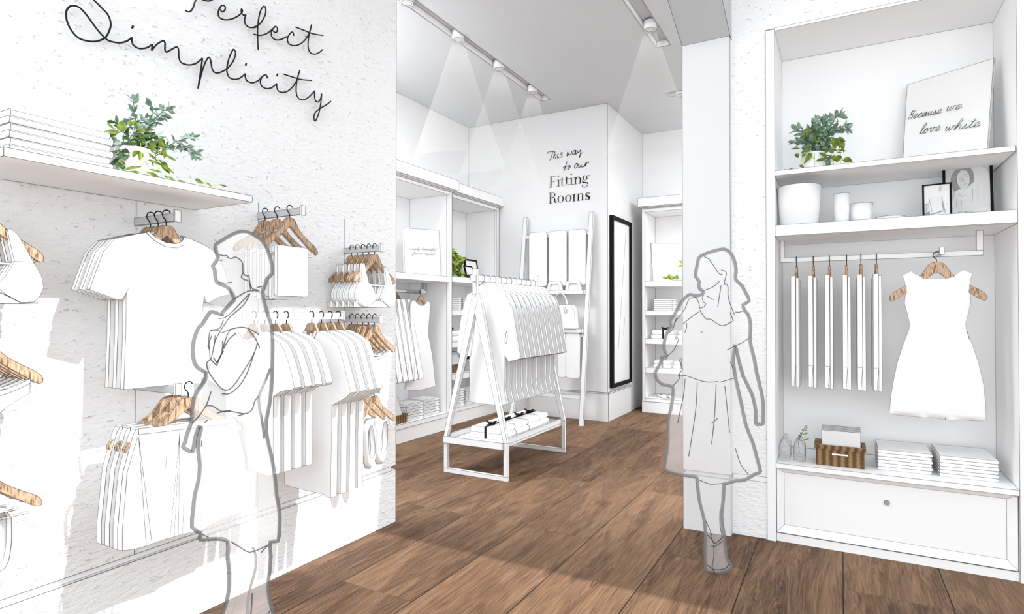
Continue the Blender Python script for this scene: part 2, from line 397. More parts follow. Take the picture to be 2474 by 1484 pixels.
# ================================================================ hangers
def hanger_at(ax, c, u0, z0, label, group, bar=True, k=1.0, lr=.0009, hook='round', hh=.060, kz=None, flip=1):
    kz = kz or k; 
    """hanger lying in the plane ax=c; (u0, z0) = top of its wooden neck"""
    prof = [(0, 0), (.016, -.001), (.028, -.010), (.037, -.026), (.050, -.048), (.073, -.071), (.110, -.097), (.146, -.120), (.160, -.133), (.1665, -.146), (.1655, -.157),
            (.158, -.161), (.145, -.155), (.110, -.129), (.070, -.098), (.036, -.070), (.016, -.052), (0, -.040)]
    full = prof + [(-a, b_) for a, b_ in prof[-2:0:-1]]
    loc = (c, u0, z0) if ax == 'X' else (u0, c, z0)
    t = thing('wooden_hanger', label, 'hanger', loc, group)
    w = lambda a, b_, d=0: (c+d, u0+a*k, z0+b_*kz) if ax == 'X' else (u0+a*k, c+d, z0+b_*kz)
    MB().prism(ax, c-.0065, c+.0065, [(u0+a*k, z0+b_*kz) for a, b_ in full]).build('shoulder_bow', ['hanger_wood', 'line'], t, lr=lr)
    r = .0024 if lr < .0012 else .0030
    hk = [(0, -.012), (0, .014), (-.004, .022), (-.012, .032), (-.0145, .043), (-.010, .054), (0, .0595), (.010, .058), (.017, .050)]
    hk = [(a*flip/k, b_*hh/.060/kz) for a, b_ in hk]
    MB().tube([w(a, b_) for a, b_ in cr_spline(hk, 4)], r, 6).build('hook', 'black_wire', t, lr=0)
    if bar:
        bp_ = [(-.137, -.150), (-.137, -.166), (-.130, -.172), (.130, -.172), (.137, -.166), (.137, -.150)]
        q = MB().tube([w(a, b_) for a, b_ in bp_], .0036, 6)
        for s_ in (1, -1): q.tube([w(a, b_+s_*.0036, -.001 if ax == 'Y' else .002) for a, b_ in bp_], .0007, 4, mi=1)
        q.build('trouser_bar', ['white_paint', 'line'], t, lr=0)
    return t
def rail(y, z, x1, label, group, cap=True, h=.030):
    t = thing('face_out_rail', label, 'clothes rail', (XW, y, z), group)
    MB().box(XW+.001, x1-.008, y-.007, y+.007, z-h, z).build('arm', 'rail_grey', t, lr=.0009)
    MB().box(x1-.008, x1, y-.012, y+.012, z-h-.004, z+.010).build('end_cap', 'rail_white', t, lr=.0009)
    return t
ORD = ['front', 'second', 'third', 'fourth', 'fifth']
# ---- floating shelf, blankets, plant
sh = MB().box(XW+.001, -2.106, .784, 1.609, 1.781, 1.807).build('wall_shelf', 'white_paint', lr=.0011)
tag(sh, 'long white floating shelf on the left wall carrying folded blankets and a plant', 'shelf')
def blanket(z, k):
    t = thing('folded_blanket', ['white folded blanket lying lowest on the wall shelf', 'white folded blanket in the middle of the wall shelf pile', 'white folded blanket on top of the pile on the wall shelf'][k], 'blanket', (-2.30, .95, z), 'folded blankets on the wall shelf')
    for j, nm in enumerate(('lower_fold', 'upper_fold')):
        z0 = z+j*.0215; hz = .0205; off = 0 if j else .004
        pts = rrect(-2.455, -2.145+off, z0, z0+hz, .0098, 5)
        m = MB().prism('Y', .815-off, 1.088+off*2, pts, line=True)
        for q in (pts[5], pts[11]):    # piping along the long fold
            m.tube([(pts[0][0]-.001, .815-off, z0+hz-.004), (pts[0][0]-.001, 1.088, z0+hz-.004)], .0006, 4, 1)
        m.tube([(-2.155+off, .815-off, z0+hz), (-2.155+off, 1.088+off, z0+hz)], .0009, 4, 1)
        m.tube([(-2.155+off, .815-off, z0), (-2.155+off, 1.088+off, z0)], .0009, 4, 1)
        m.build(nm, ['white_fabric', 'line'], t, lr=.0009, ang=60, smooth=True)
for k in range(3): blanket(1.8075+k*.0425, k)

def leaf(mb, base, d, nrm, ln, wd, mi=0, curl=.15, heart=False):
    d = Vector(d).normalized(); nrm = Vector(nrm); sd = d.cross(nrm)
    if sd.length < 1e-3: sd = d.orthogonal()
    sd.normalize(); up = sd.cross(d)
    prof = [(0, .06), (.12, .42 if not heart else .8), (.32, .92 if not heart else 1.0), (.55, 1.0 if not heart else .82), (.78, .66 if not heart else .42), (1.0, .02)]
    v = []
    for t, w_ in prof:
        c = Vector(base)+d*ln*t - up*ln*curl*t*t
        v += [c - sd*wd*w_*.5 + up*wd*.12*w_, c, c + sd*wd*w_*.5 + up*wd*.12*w_]
    f = []
    for i in range(len(prof)-1):
        a = i*3; f += [(a, a+1, a+4, a+3), (a+1, a+2, a+5, a+4)]
    mb.add(v, f, mi, line=False)
def spray(mb, pts, size, mi, rnd, step=.018, width=.42, spread=1.0):
    """a twig through pts with paired leaves"""
    sp_ = [Vector(p) for p in cr_spline([tuple(p) for p in pts], 8)]
    mb.tube(sp_, .0011, 5, 3)
    acc = 0; side = 1
    for i in range(1, len(sp_)):
        acc += (sp_[i]-sp_[i-1]).length
        if acc >= step or i == len(sp_)-1:
            acc = 0; d = (sp_[i]-sp_[i-1]).normalized()
            for s_ in (side, -side):
                a = rnd.uniform(.5, 1.1)*spread; ax_ = Vector((rnd.uniform(-1, 1), rnd.uniform(-1, 1), rnd.uniform(-1, 1))).normalized()
                dd = (d + ax_*a + d.cross(FW)*s_*.9).normalized()
                leaf(mb, sp_[i], dd, (rnd.uniform(-1, 1), rnd.uniform(-1, 1), rnd.uniform(.2, 1)), size*rnd.uniform(.85, 1.4), size*width*rnd.uniform(1.0, 1.5), mi, rnd.uniform(-.1, .3))
            side = -side
    leaf(mb, sp_[-1], (sp_[-1]-sp_[-2]), (rnd.uniform(-1, 1), rnd.uniform(-1, 1), 1), size, size*width, mi)
# ---- plant on the wall shelf
def potted(cx, cy, z0, r0, r1, h, label):
    t = thing('potted_plant', label, 'plant', (cx, cy, z0))
    p = MB().lathe(cx, cy, [(0, z0), (r0, z0), (r1, z0+h), (r1-.004, z0+h), (r0-.004, z0+.01), (0, z0+.01)], 28)
    p.ring(cx, cy, r0, z0+.001, .0008); p.ring(cx, cy, r1, z0+h, .0008); p.build('pot', ['white_paint', 'line'], t, lr=0, smooth=True)
    return t
rnd = random.Random(5)
pt = potted(-2.215, 1.195, 1.8075, .055, .066, .105, 'green plant with trailing leaves in a white pot on the wall shelf')
S = lambda x, y, X=-2.21: tuple(at(x, y, 'X', X))
fo = MB()
for X, pts, mi, sz, st in (
    (-2.24, [(330, 330), (327, 295), (324, 262), (322, 243)], 0, .026, .014), (-2.20, [(352, 320), (362, 290), (370, 265), (366, 257)], 0, .026, .011),
    (-2.20, [(350, 318), (375, 288), (392, 270), (408, 262)], 0, .028, .011), (-2.23, [(340, 330), (366, 300), (385, 285), (400, 284)], 0, .026, .012),
    (-2.19, [(395, 358), (420, 345), (440, 338), (466, 332)], 0, .027, .010), (-2.20, [(395, 360), (425, 352), (450, 355), (476, 368)], 0, .027, .010),
    (-2.21, [(395, 362), (430, 360), (455, 366), (472, 378)], 0, .022, .012), (-2.18, [(320, 345), (300, 320), (285, 300), (276, 296)], 3, .024, .010),
    (-2.17, [(325, 350), (300, 345), (275, 345), (250, 348)], 0, .026, .012), (-2.16, [(320, 370), (295, 365), (270, 370), (250, 378)], 3, .026, .010),
    (-2.17, [(318, 365), (300, 378), (282, 388), (290, 396)], 3, .026, .009), (-2.18, [(330, 345), (345, 350), (352, 365), (340, 352)], 3, .026, .009),
    (-2.20, [(335, 340), (355, 330), (375, 335), (385, 345)], 3, .028, .009), (-2.23, [(340, 325), (330, 300), (345, 290), (350, 285)], 0, .024, .010),
    (-2.24, [(330, 325), (315, 305), (312, 290), (318, 280)], 0, .022, .011), (-2.18, [(310, 340), (300, 355), (315, 362), (330, 372)], 3, .028, .008)):
    spray(fo, [S(a, b_, X) for a, b_ in pts], sz, mi, rnd, st)
for _ in range(150):
    a = rnd.uniform(0, 2*PI); rr_ = rnd.uniform(0, .085); c = at(338, 350, 'X', -2.21)
    leaf(fo, c+Vector((rr_*math.cos(a)*.7, rr_*math.sin(a), rnd.uniform(-.055, .055))), (rnd.uniform(-.6, .9), rnd.uniform(-1, 1), rnd.uniform(-.5, 1)), (rnd.uniform(-1, 1), rnd.uniform(-1, 1), 1), .03, .014, rnd.choice((0, 0, 2, 3)))
# big heart shaped leaves: base px, tip px, width
for X, b_, e_, wd, mi in ((-2.15, (335, 364), (328, 392), .036, 1), (-2.15, (366, 338), (370, 370), .024, 1), (-2.15, (385, 332), (398, 364), .026, 1), (-2.16, (394, 350), (399, 385), .015, 1),
    (-2.12, (356, 386), (395, 399), .013, 1), (-2.12, (388, 392), (412, 420), .030, 1), (-2.12, (386, 397), (424, 419), .015, 1), (-2.14, (396, 375), (428, 388), .013, 1), (-2.13, (355, 367), (377, 386), .010, 1),
    (-2.12, (344, 402), (296, 409), .012, 1), (-2.12, (340, 416), (308, 415), .010, 1), (-2.12, (352, 415), (390, 430), .016, 1), (-2.12, (358, 409), (394, 416), .009, 1), (-2.16, (290, 318), (300, 288), .030, 1),
    (-2.15, (275, 312), (258, 296), .010, 1), (-2.15, (292, 320), (250, 317), .016, 1), (-2.15, (285, 314), (266, 332), .016, 1), (-2.18, (335, 326), (352, 340), .026, 1), (-2.16, (290, 392), (304, 395), .02, 1),
    (-2.11, (404, 427), (424, 436), .011, 1), (-2.10, (397, 425), (406, 431), .012, 1), (-2.13, (425, 437), (449, 439), .009, 1), (-2.13, (471, 435), (495, 443), .020, 1), (-2.12, (495, 441), (513, 450), .009, 1), (-2.12, (528, 446), (551, 451), .007, 1)):
    A = at(*b_, 'X', X); B = at(*e_, 'X', X-.01)
    leaf(fo, A, B-A, (1, -.25, .35), (B-A).length, wd, mi, .05, heart=wd > .017)
for X, pts in ((-2.14, [(340, 345), (341, 375), (340, 418)]), (-2.15, [(384, 350), (383, 385), (380, 420)]), (-2.13, [(341, 400), (348, 387), (357, 386)]), (-2.12, [(383, 405), (395, 420), (430, 438), (470, 446), (505, 452)]),
               (-2.13, [(476, 446), (476, 438)]), (-2.12, [(505, 452), (518, 452), (524, 447), (530, 446)]), (-2.13, [(340, 418), (352, 410), (358, 409)])):
    fo.tube([S(a, c_, X) for a, c_ in cr_spline(pts, 5)], .0009, 5, 4)
fo.build('foliage', ['leaf_sage', 'leaf_olive', 'leaf_lime', 'leaf_deep', 'stem_green'], pt, lr=0)

# ---- wire lettering "Perfect Simplicity"
XS = -2.452
z1 = lambda L_: [(120+a/6.1825, b_/6.1833) for a, b_ in L_]
z2 = lambda L_: [(420+a/6.1825, b_/6.1833) for a, b_ in L_]
z3 = lambda L_: [(440+a/6.1825, 100+b_/6.1833) for a, b_ in L_]
strokes = {
 'S': z1([(640, -290), (560, -300), (520, -180), (560, -90), (660, 0), (770, 110), (870, 220), (912, 350), (890, 460), (825, 565), (700, 618), (560, 612), (420, 560), (310, 430), (250, 280), (255, 150), (330, 85), (440, 110), (540, 210), (640, 345), (730, 465), (825, 565),
          (900, 615), (1040, 640), (1150, 615), (1228, 560)]),
 'i1': z1([(1228, 560), (1230, 620), (1255, 680), (1340, 725), (1450, 712), (1534, 662)]),
 'm': z1([(1534, 662), (1522, 755)]) , 'm2': z1([(1522, 755), (1600, 665), (1690, 612), (1722, 640), (1722, 740), (1745, 778), (1810, 745), (1890, 703), (1922, 735), (1930, 850), (1965, 935), (2080, 970), (2190, 945), (2280, 870)]),
 'p': z3([(303, 250), (280, 420), (237, 705)]), 'p2': z3([(237, 705), (280, 520), (340, 330), (395, 240), (425, 280), (445, 400), (480, 460), (540, 472), (620, 440), (700, 380), (770, 280), (798, 180), (768, 120), (715, 210), (680, 330), (668, 440), (700, 535), (780, 568), (860, 550), (945, 485)]),
 'i2': z3([(945, 485), (945, 540), (975, 595), (1050, 618), (1130, 590), (1190, 535), (1240, 498), (1268, 520), (1270, 552)]),
 'c': z3([(1190, 535), (1168, 600), (1190, 670), (1260, 705), (1340, 690), (1415, 632)]), 'i3': z3([(1415, 632), (1415, 690), (1445, 745), (1520, 762), (1610, 720), (1700, 610), (1758, 432)]),
 't': z3([(1758, 432), (1720, 560), (1703, 700), (1715, 810), (1760, 865), (1830, 870), (1900, 825), (1980, 740)]), 'tb': z3([(1512, 488), (1640, 530), (1780, 570), (1938, 583)]),
 'y': z3([(1980, 740), (1978, 820), (1998, 895), (2040, 900), (2070, 850), (2085, 785), (2070, 930), (2040, 1080), (1990, 1190), (1968, 1140), (1985, 1070), (2050, 1010), (2150, 950), (2222, 895)]),
 'P': z2([(420, -5), (520, 15), (600, -20), (680, -90), (700, -200), (600, -290), (430, -300), (350, -210)]), 'P2': z2([(470, -280), (400, -120), (325, 5), (280, 130), (225, 178), (165, 150)]),
 'e': z2([(690, 140), (725, 178), (762, 150), (765, 100), (725, 78), (685, 120), (662, 190), (680, 260), (760, 295), (860, 285), (950, 245), (1010, 195), (1025, 160), (1012, 135), (1005, 165), (1015, 200), (1040, 225), (1075, 222)]),
 'r': z2([(1075, 222), (1058, 290), (1068, 360), (1130, 410), (1210, 400), (1300, 340), (1365, 220), (1370, 120), (1342, 95), (1300, 150), (1270, 260), (1252, 420), (1252, 580), (1260, 745)]),
 'f': z2([(1195, 512), (1290, 528), (1390, 500), (1480, 430), (1515, 395), (1545, 420), (1540, 470), (1515, 485), (1480, 460)]),
 'e2': z2([(1480, 430), (1458, 480), (1465, 550), (1520, 595), (1600, 590), (1690, 545)]), 'c2': z2([(1790, 535), (1785, 495), (1760, 480), (1715, 530), (1697, 590), (1720, 655), (1800, 682), (1900, 650), (1990, 560), (2035, 460), (2057, 368)]),
 't2': z2([(2057, 368), (2020, 520), (2005, 660), (2025, 770), (2090, 808), (2160, 790), (2222, 742)]), 'tb2': z2([(1820, 405), (1960, 460), (2080, 505), (2230, 530)]),
}
sg = thing('wire_sign', 'black wire script sign reading Perfect Simplicity mounted on the left wall', 'wall sign', (XS, 1.6, 2.4))
words = {'perfect_lettering': ('P', 'P2', 'e', 'r', 'f', 'e2', 'c2', 't2', 'tb2'), 'simplicity_lettering': ('S', 'i1', 'm', 'm2', 'p', 'p2', 'i2', 'c', 'i3', 't', 'tb', 'y')}
for nm, ks in words.items():
    m = MB()
    for k in ks: m.tube([at(a, b_, 'X', XS) for a, b_ in cr_spline(strokes[k], 7)], .0034, 7)
    if nm[0] == 's':
        for a, b_ in (*z1([(1238, 405)]), *z3([(952, 345)]), *z3([(1422, 500)])):
            p = at(a, b_, 'X', XS); m.tube([p+Vector((0, .002, .006)), p-Vector((0, .002, .006))], .0042, 7)
        for a, b_ in (*z1([(825, 565)]), *z3([(670, 420)]), *z3([(1705, 620)])):
            p = at(a, b_, 'X', XS); m.tube([p, p+Vector((XW-XS, 0, 0))], .0015, 5)
    else:
        for a, b_ in (*z2([(1255, 400)]), *z2([(2015, 530)])):
            p = at(a, b_, 'X', XS); m.tube([p, p+Vector((XW-XS, 0, 0))], .0015, 5)
    m.build(nm, 'black_wire', sg, lr=0)

# ---- rail 1: three t-shirts seen from the front
rail(1.358, 1.709, -2.203, 'grey rail under the wall shelf holding the large front-facing t-shirts', 'face-out rails on the left wall')
tee_px = [(352, 562), (315, 569), (276, 578), (249, 608), (236, 642), (216, 699), (229, 705), (256, 714), (276, 722), (293, 725), (303, 709), (309, 697), (304, 709), (303, 800), (298, 941), (327, 939), (388, 932), (435, 928),
          (485, 927), (490, 860), (487, 760), (492, 712), (496, 730), (504, 731), (525, 719), (541, 714), (555, 712), (553, 693), (541, 655), (530, 627), (515, 606), (494, 593), (463, 579), (440, 570),
          (450, 579), (445, 591), (425, 599), (398, 596), (371, 581)]
tp = pl('X', -2.261, tee_px)
def tshirt(i):
    c = -2.258-.052*i
    t = thing('t_shirt', 'white short-sleeved t-shirt, %s of the three hanging under the wall shelf' % ['frontmost', 'middle one', 'rearmost'][i], 't-shirt', (c, 1.345, 1.66), 'white t-shirts under the wall shelf')
    MB().prism('X', c-.020, c+.0, tp).build('shirt_body', ['white_fabric', 'line'], t, lr=.0009, ang=24)
    out = pl('X', -2.261, [(352, 562), (371, 581), (398, 596), (425, 599), (445, 591), (450, 579), (440, 570)])
    inn = pl('X', -2.261, [(357, 560), (374, 574), (400, 587), (423, 590), (438, 584), (443, 576), (437, 569)])
    MB().prism('X', c+.0002, c+.0022, out+inn[::-1]).build('collar', ['white_fabric', 'line'], t, lr=.0008, ang=40)
    bc = pl('X', -2.261, [(352, 562), (374, 566), (400, 570), (425, 571), (440, 570), (423, 563), (392, 560)])
    MB().prism('X', c-.019, c-.016, bc).build('neck_tape', ['white_fabric', 'line'], t, lr=.0007)
for i in range(3):
    tshirt(i)
    hanger_at('X', -2.268-.052*i, 1.352, 1.664, 'wooden hanger with black hook inside the %s of the three t-shirts under the wall shelf' % ['frontmost', 'middle', 'rearmost'][i], 'hangers of the t-shirts under the wall shelf', bar=False)

# ---- rail 0: three skirts
rail(1.358, 1.051, -2.194, 'grey rail behind the t-shirt hems that holds the three skirts', 'face-out rails on the left wall')
MBx = None
sk = pl('X', -2.2, [(329, 1038), (334, 1036), (565, 1009), (571, 1015), (575, 1037), (592, 1104), (594, 1189), (594, 1231), (576, 1240), (549, 1250), (513, 1266), (490, 1280), (441, 1291), (393, 1305), (354, 1319), (326, 1327), (296, 1331), (284, 1329), (284, 1276), (297, 1141), (322, 1050)])
def skirt(i):
    c = -2.200-.052*i
    t = thing('skirt', 'white pleated skirt, %s of three on the rail under the t-shirts' % ['frontmost', 'middle one', 'rearmost'][i], 'skirt', (c, 1.42, .9), 'white skirts on the lower rail')
    m = MB().prism('X', c-.028, c, sk)
    for a, b_ in (((334, 1051), (307, 1142)), ((307, 1142), (296, 1278)), ((296, 1278), (296, 1331)), ((335, 1056), (353, 1317)), ((335, 1056), (367, 1313)), ((434, 1044), (411, 1299)), ((434, 1044), (421, 1298)), ((434, 1044), (431, 1294)), ((445, 1190), (441, 1291)),
                  ((403, 1100), (400, 1130)), ((500, 1032), (484, 1278)), ((566, 1076), (574, 1115)), ((574, 1115), (575, 1240)), ((593, 1190), (574, 1240))):
        p = at(*a, 'X', -2.2); q = at(*b_, 'X', -2.2); m.tube([(c+.0003, p.y, p.z), (c+.0003, q.y, q.z)], .0008, 4, 1)
    m.build('skirt_panel', ['white_fabric', 'line'], t, lr=.0009, ang=24)
    wb = pl('X', -2.2, [(334, 1036), (565, 1009), (568, 1022), (335, 1050)])
    MB().prism('X', c+.0005, c+.002, wb).build('waistband', ['white_fabric', 'line'], t, lr=.0008)
for i in range(3):
    skirt(i)
    hanger_at('X', -2.212-.052*i, 1.408, 1.002, 'wooden hanger with black hook carrying the %s skirt of the lower rail' % ['frontmost', 'middle', 'rearmost'][i], 'hangers of the skirts on the lower rail', bar=True, k=1.42, kz=1.05)

# ---- rail 2: three hangers with folded trousers
rail(1.931, 1.814, -2.171, 'grey rail above the standing woman with three hangers of folded trousers', 'face-out rails on the left wall')
for i in range(3):
    c = -2.252-.085*i
    hanger_at('X', c, 1.922, 1.772, 'bare wooden hanger, %s of three above the head of the woman at the left' % ['frontmost', 'middle', 'rearmost'][i], 'trouser hangers above the woman')
    t = thing('folded_trousers', 'white trousers folded over the %s hanger above the woman at the left' % ['front', 'middle', 'rear'][i], 'trousers', (c, 1.93, 1.5), 'folded trousers above the woman')
    zt = 1.602
    MB().prism('X', c+.006, c+.024, rrect(1.834, 2.012, 1.405, zt+.035, .012)).build('front_legs', ['white_fabric', 'line'], t, lr=.0009, ang=40)
    MB().prism('X', c-.024, c-.006, rrect(1.829, 2.000, 1.392, zt+.035, .012)).build('rear_legs', ['white_fabric', 'line'], t, lr=.0009, ang=40)
    MB().box(c-.006, c+.006, 1.838, 2.0, zt+.006, zt+.034, line=False).build('fold', 'white_fabric', t, lr=0)

# ---- underwear groups at two slots (left picture edge and far end of the wall)
def bra_shape(y0, z0):
    A = lambda L_: [(y0+(px-463)*.00087, z0-(py-295)*.00087*1.13) for px, py in L_]   # measured on the crop, centre = 463
    return A
def bra(y0, z0, c, label, group):
    K = .00090; KZ = .000586
    A = lambda L_: [(y0+(px-478)*K, z0-(py-300)*KZ) for px, py in L_]
    t = thing('bra', label, 'bra', (c, y0, z0-.2), group)
    MB().prism('X', c-.012, c+.004, A([(345, 465), (350, 303), (360, 294), (372, 297), (385, 370), (408, 470), (372, 462)])).build('strap', ['white_fabric', 'line'], t, lr=.0008)
    MB().prism('X', c-.012, c+.004, A([(572, 476), (562, 400), (551, 310), (562, 306), (582, 335), (604, 400), (630, 485), (600, 474)])).build('strap', ['white_fabric', 'line'], t, lr=.0008)
    for nm, pg, cen in (('cup', [(345, 465), (372, 462), (408, 470), (436, 505), (478, 606), (460, 640), (402, 692), (362, 692), (325, 655), (304, 612), (302, 570), (318, 520)], (380, 560)),
                   ('cup', [(572, 476), (600, 474), (630, 485), (650, 550), (657, 610), (645, 660), (628, 690), (590, 694), (545, 650), (520, 608), (545, 560)], (595, 570))):
        o = A(pg); ce = A([cen])[0]; n = len(o); inn = [((a-ce[0])*.55+ce[0], (b_-ce[1])*.55+ce[1]) for a, b_ in o]
        v = [(c-.010, a, b_) for a, b_ in o]+[(c+.006, a, b_) for a, b_ in o]+[(c+.024, a, b_) for a, b_ in inn]+[(c+.030, *ce)]
        f = [list(range(n-1, -1, -1))]+[(i, (i+1) % n, n+(i+1) % n, n+i) for i in range(n)]+[(n+i, n+(i+1) % n, 2*n+(i+1) % n, 2*n+i) for i in range(n)]+[(2*n+i, 2*n+(i+1) % n, 3*n) for i in range(n)]
        m = MB().add(v, f); m.nl[-2*n:] = [True]*2*n
        m.build(nm, ['white_fabric', 'line'], t, lr=.0009, ang=62)
    MB().prism('X', c-.011, c+.003, A([(300, 640), (330, 690), (400, 694), (470, 642), (500, 636), (540, 650), (590, 694), (640, 690), (640, 700), (298, 700)])).build('under_band', ['white_fabric', 'line'], t, lr=.0008, ang=20)
    q = MB()
    for a, b_ in ((408, 560), (445, 590), (540, 500), (575, 560)):
        y_, z_ = A([(a, b_)])[0]; q.box(c-.060, c-.054, y_-.004, y_+.004, z_-.03, z_+.09)
    q.box(c-.062, c-.052, *sorted((A([(320, 0)])[0][0], A([(630, 0)])[0][0])), A([(0, 695)])[0][1], A([(0, 655)])[0][1])
    q.build('back_strap', ['white_fabric', 'line'], t, lr=.0006)
def brief(y0, z0, c, label, group):
    K = .0009
    t = thing('briefs', label, 'briefs', (c, y0, z0-.1), group)
    half = [(0, 0), (.045, .004), (.090, .016), (.132, .037), (.132, -.010), (.105, -.024), (.074, -.044), (.045, -.070), (.028, -.097), (0, -.100)]
    o = [(y0+a, z0+b_) for a, b_ in half] + [(y0-a, z0+b_) for a, b_ in half[-2:0:-1]]
    MB().prism('X', c-.006, c+.004, o).build('front_panel', ['white_fabric', 'line'], t, lr=.0009, ang=30)
    w_ = [(y0+u_*.132, z0+.037*abs(u_)**2.0) for u_ in [x_/7 for x_ in range(-7, 8)]]
    MB().prism('X', c+.0045, c+.0065, w_+[(a, b_-.014) for a, b_ in w_[::-1]]).build('waistband', ['white_fabric', 'line'], t, lr=.0008, ang=30)
def ballet(y0, z0, c, s_, label, group):
    """ballet flat hanging toe down, opening towards the room"""
    t = thing('ballet_flat', label, 'shoe', (c, y0, z0-.12), group)
    out = [(-.034, -.004), (-.031, .004), (-.010, .007), (.022, .003), (.031, -.004), (.036, -.055), (.035, -.10), (.031, -.150), (.026, -.185), (.012, -.232), (-.002, -.242), (-.016, -.238), (-.030, -.210), (-.038, -.165), (-.036, -.10), (-.034, -.05)]
    out = cr_spline([(a*1.0, b_) for a, b_ in out], 3, True)
    hole = cr_spline([(-.006, -.004), (.024, -.006), (.029, -.055), (.028, -.11), (.020, -.160), (.004, -.176), (-.016, -.170), (-.026, -.140), (-.022, -.095), (-.013, -.045)], 4, True)
    n = len(out); k = len(hole)
    W3 = lambda L_, x: [(x, y0+a*s_, z0+b_) for a, b_ in L_]
    sole = MB().prism('X', c-.018, c-.012, [(y0+a*s_*1.0, z0+b_) for a, b_ in out]); sole.build('sole', ['white_fabric', 'line'], t, lr=.0009, ang=40)
    # upper: shell from sole outline up to the opening edge
    import math as _m
    def res(L_, m_):
        d = [0]
        for i in range(len(L_)): d.append(d[-1]+_m.dist(L_[i], L_[(i+1) % len(L_)]))
        o = []
        for j in range(m_):
            q = d[-1]*j/m_; i = max(0, next(i for i in range(len(d)) if d[i] > q)-1); f_ = (q-d[i])/max(1e-9, d[i+1]-d[i])
            a, b_ = L_[i], L_[(i+1) % len(L_)]; o.append((a[0]+(b_[0]-a[0])*f_, a[1]+(b_[1]-a[1])*f_))
        return o
    m_ = 36; cen = (0, -.1)
    def angs(L_):
        o = []
        for j in range(m_):
            a = 2*PI*j/m_; d = (math.sin(a), math.cos(a)); best = None
            for i in range(len(L_)):
                p, q = L_[i], L_[(i+1) % len(L_)]; ex, ey = q[0]-p[0], q[1]-p[1]; den = d[0]*ey-d[1]*ex
                if abs(den) < 1e-12: continue
                wx, wy = p[0]-cen[0], p[1]-cen[1]; r_ = (wx*ey-wy*ex)/den; u_ = (wx*d[1]-wy*d[0])/den
                if r_ > 0 and -1e-6 <= u_ <= 1+1e-6 and (best is None or r_ > best): best = r_
            best = best or .02; o.append((cen[0]+d[0]*best, cen[1]+d[1]*best))
        return o
    a_, h_ = angs(out), angs(hole); mid = [((p[0]*.72+q[0]*.28), (p[1]*.72+q[1]*.28)) for p, q in zip(a_, h_)]
    v = W3(a_, c-.012)+W3(a_, c+.008)+W3(mid, c+.022)+W3(h_, c+.026)+W3(h_, c-.006)
    f = [(r*m_+j, r*m_+(j+1) % m_, (r+1)*m_+(j+1) % m_, (r+1)*m_+j) for r in range(4) for j in range(m_)]
    u = MB().add(v, f, line=False); u.tube(W3(h_, c+.0262), .0011, 5, 1, True)
    u.build('upper', ['white_fabric', 'line'], t, lr=0, smooth=True)
    b_ = MB().prism('X', c-.0118, c-.010, [(y0+a*s_, z0+b2) for a, b2 in h_]); b_.build('insole', ['coat_fabric', 'line'], t, lr=0)

for (y0, side, nb) in ((2.512, 'at the far wall end', 5), (.781, 'at the left picture edge', 3)):
    far = y0 > 1; g_ = 'far' if far else 'near'
    rail(y0-.006, 1.697, -2.205, 'grey rail of the hanging bras %s' % side, 'face-out rails on the left wall')
    rail(y0-.006, 1.304, -2.205, 'grey rail of the hanging briefs %s' % side, 'face-out rails on the left wall')
    rail(y0-.006, .920, -2.205, 'grey rail of the hanging ballet flats %s' % side, 'face-out rails on the left wall')
    for i in range(5):
        c = -2.262-.0425*i
        if i < nb:
            hanger_at('X', c, y0, 1.653, 'wooden hanger behind the %s bra %s' % (ORD[i], side), 'hangers of the bras %s' % side)
            bra(y0, 1.592, c+.012, 'white bra with wide straps, %s in the row %s' % (ORD[i], side), 'white bras %s' % side)
        hanger_at('X', c, y0, 1.262, 'wooden hanger above the %s briefs %s' % (ORD[i], side), 'hangers of the briefs %s' % side)
        brief(y0, 1.083, c, 'white briefs, %s in the row %s' % (ORD[i], side), 'white briefs %s' % side)
        if i < 3:
            c2 = -2.262-.07*i
            hanger_at('X', c2, y0, .868, 'wooden hanger over the %s pair of ballet flats %s' % (ORD[i], side), 'hangers of the ballet flats %s' % side)
            for s_, ww in ((1, 'right'), (-1, 'left')):
                ballet(y0+.045*s_+(.003 if s_ > 0 else -.003), .722-(.0 if s_ > 0 else .006), c2+.004, s_, 'white ballet flat, %s shoe of the %s hanging pair %s' % (ww, ORD[i], side), 'ballet flats hanging %s' % side)

# ---- middle hang bar with eight shirts seen from the side
XB = -2.2
t = thing('hang_bar', 'white bar along the left wall carrying eight shirts on hangers', 'clothes rail', (XB, 1.93, 1.31))
MB().box(XB-.006, XB+.006, 1.654, 2.208, 1.297, 1.330).build('tube', 'rail_white', t, lr=.0009)
for y in (1.650, 2.212): MB().box(XB-.012, XB+.012, y-.004, y+.004, 1.290, 1.338).build('end_cap', 'rail_white', t, lr=.0009)
MB().box(XW+.001, XB-.0065, 1.924, 1.938, 1.300, 1.328).build('arm', 'rail_grey', t, lr=.0008)
t1 = [(577, 806), (545, 822), (528, 846), (511, 891), (509.6, 918), (541, 941), (551, 938), (550, 1040), (550, 1122), (593, 1132), (640, 1144), (652, 1148), (666, 1146), (666, 1050), (666, 958), (683, 946), (699, 942), (713, 941), (717, 936),
      (713, 913), (703, 877), (692, 845), (683, 830), (656, 813), (633, 803), (622, 822), (605, 828), (588, 824)]
t5 = [(740, 800), (712, 818), (700, 845), (690, 880), (672, 940), (684, 955), (693, 950), (693, 1050), (693, 1171), (745, 1184), (787, 1193), (795, 1200), (804, 1201), (805, 1090), (807, 979), (838, 962), (853, 948),
      (841, 901), (831, 861), (821, 830), (797, 812), (772, 800), (764, 818), (750, 822), (745, 816)]
import itertools
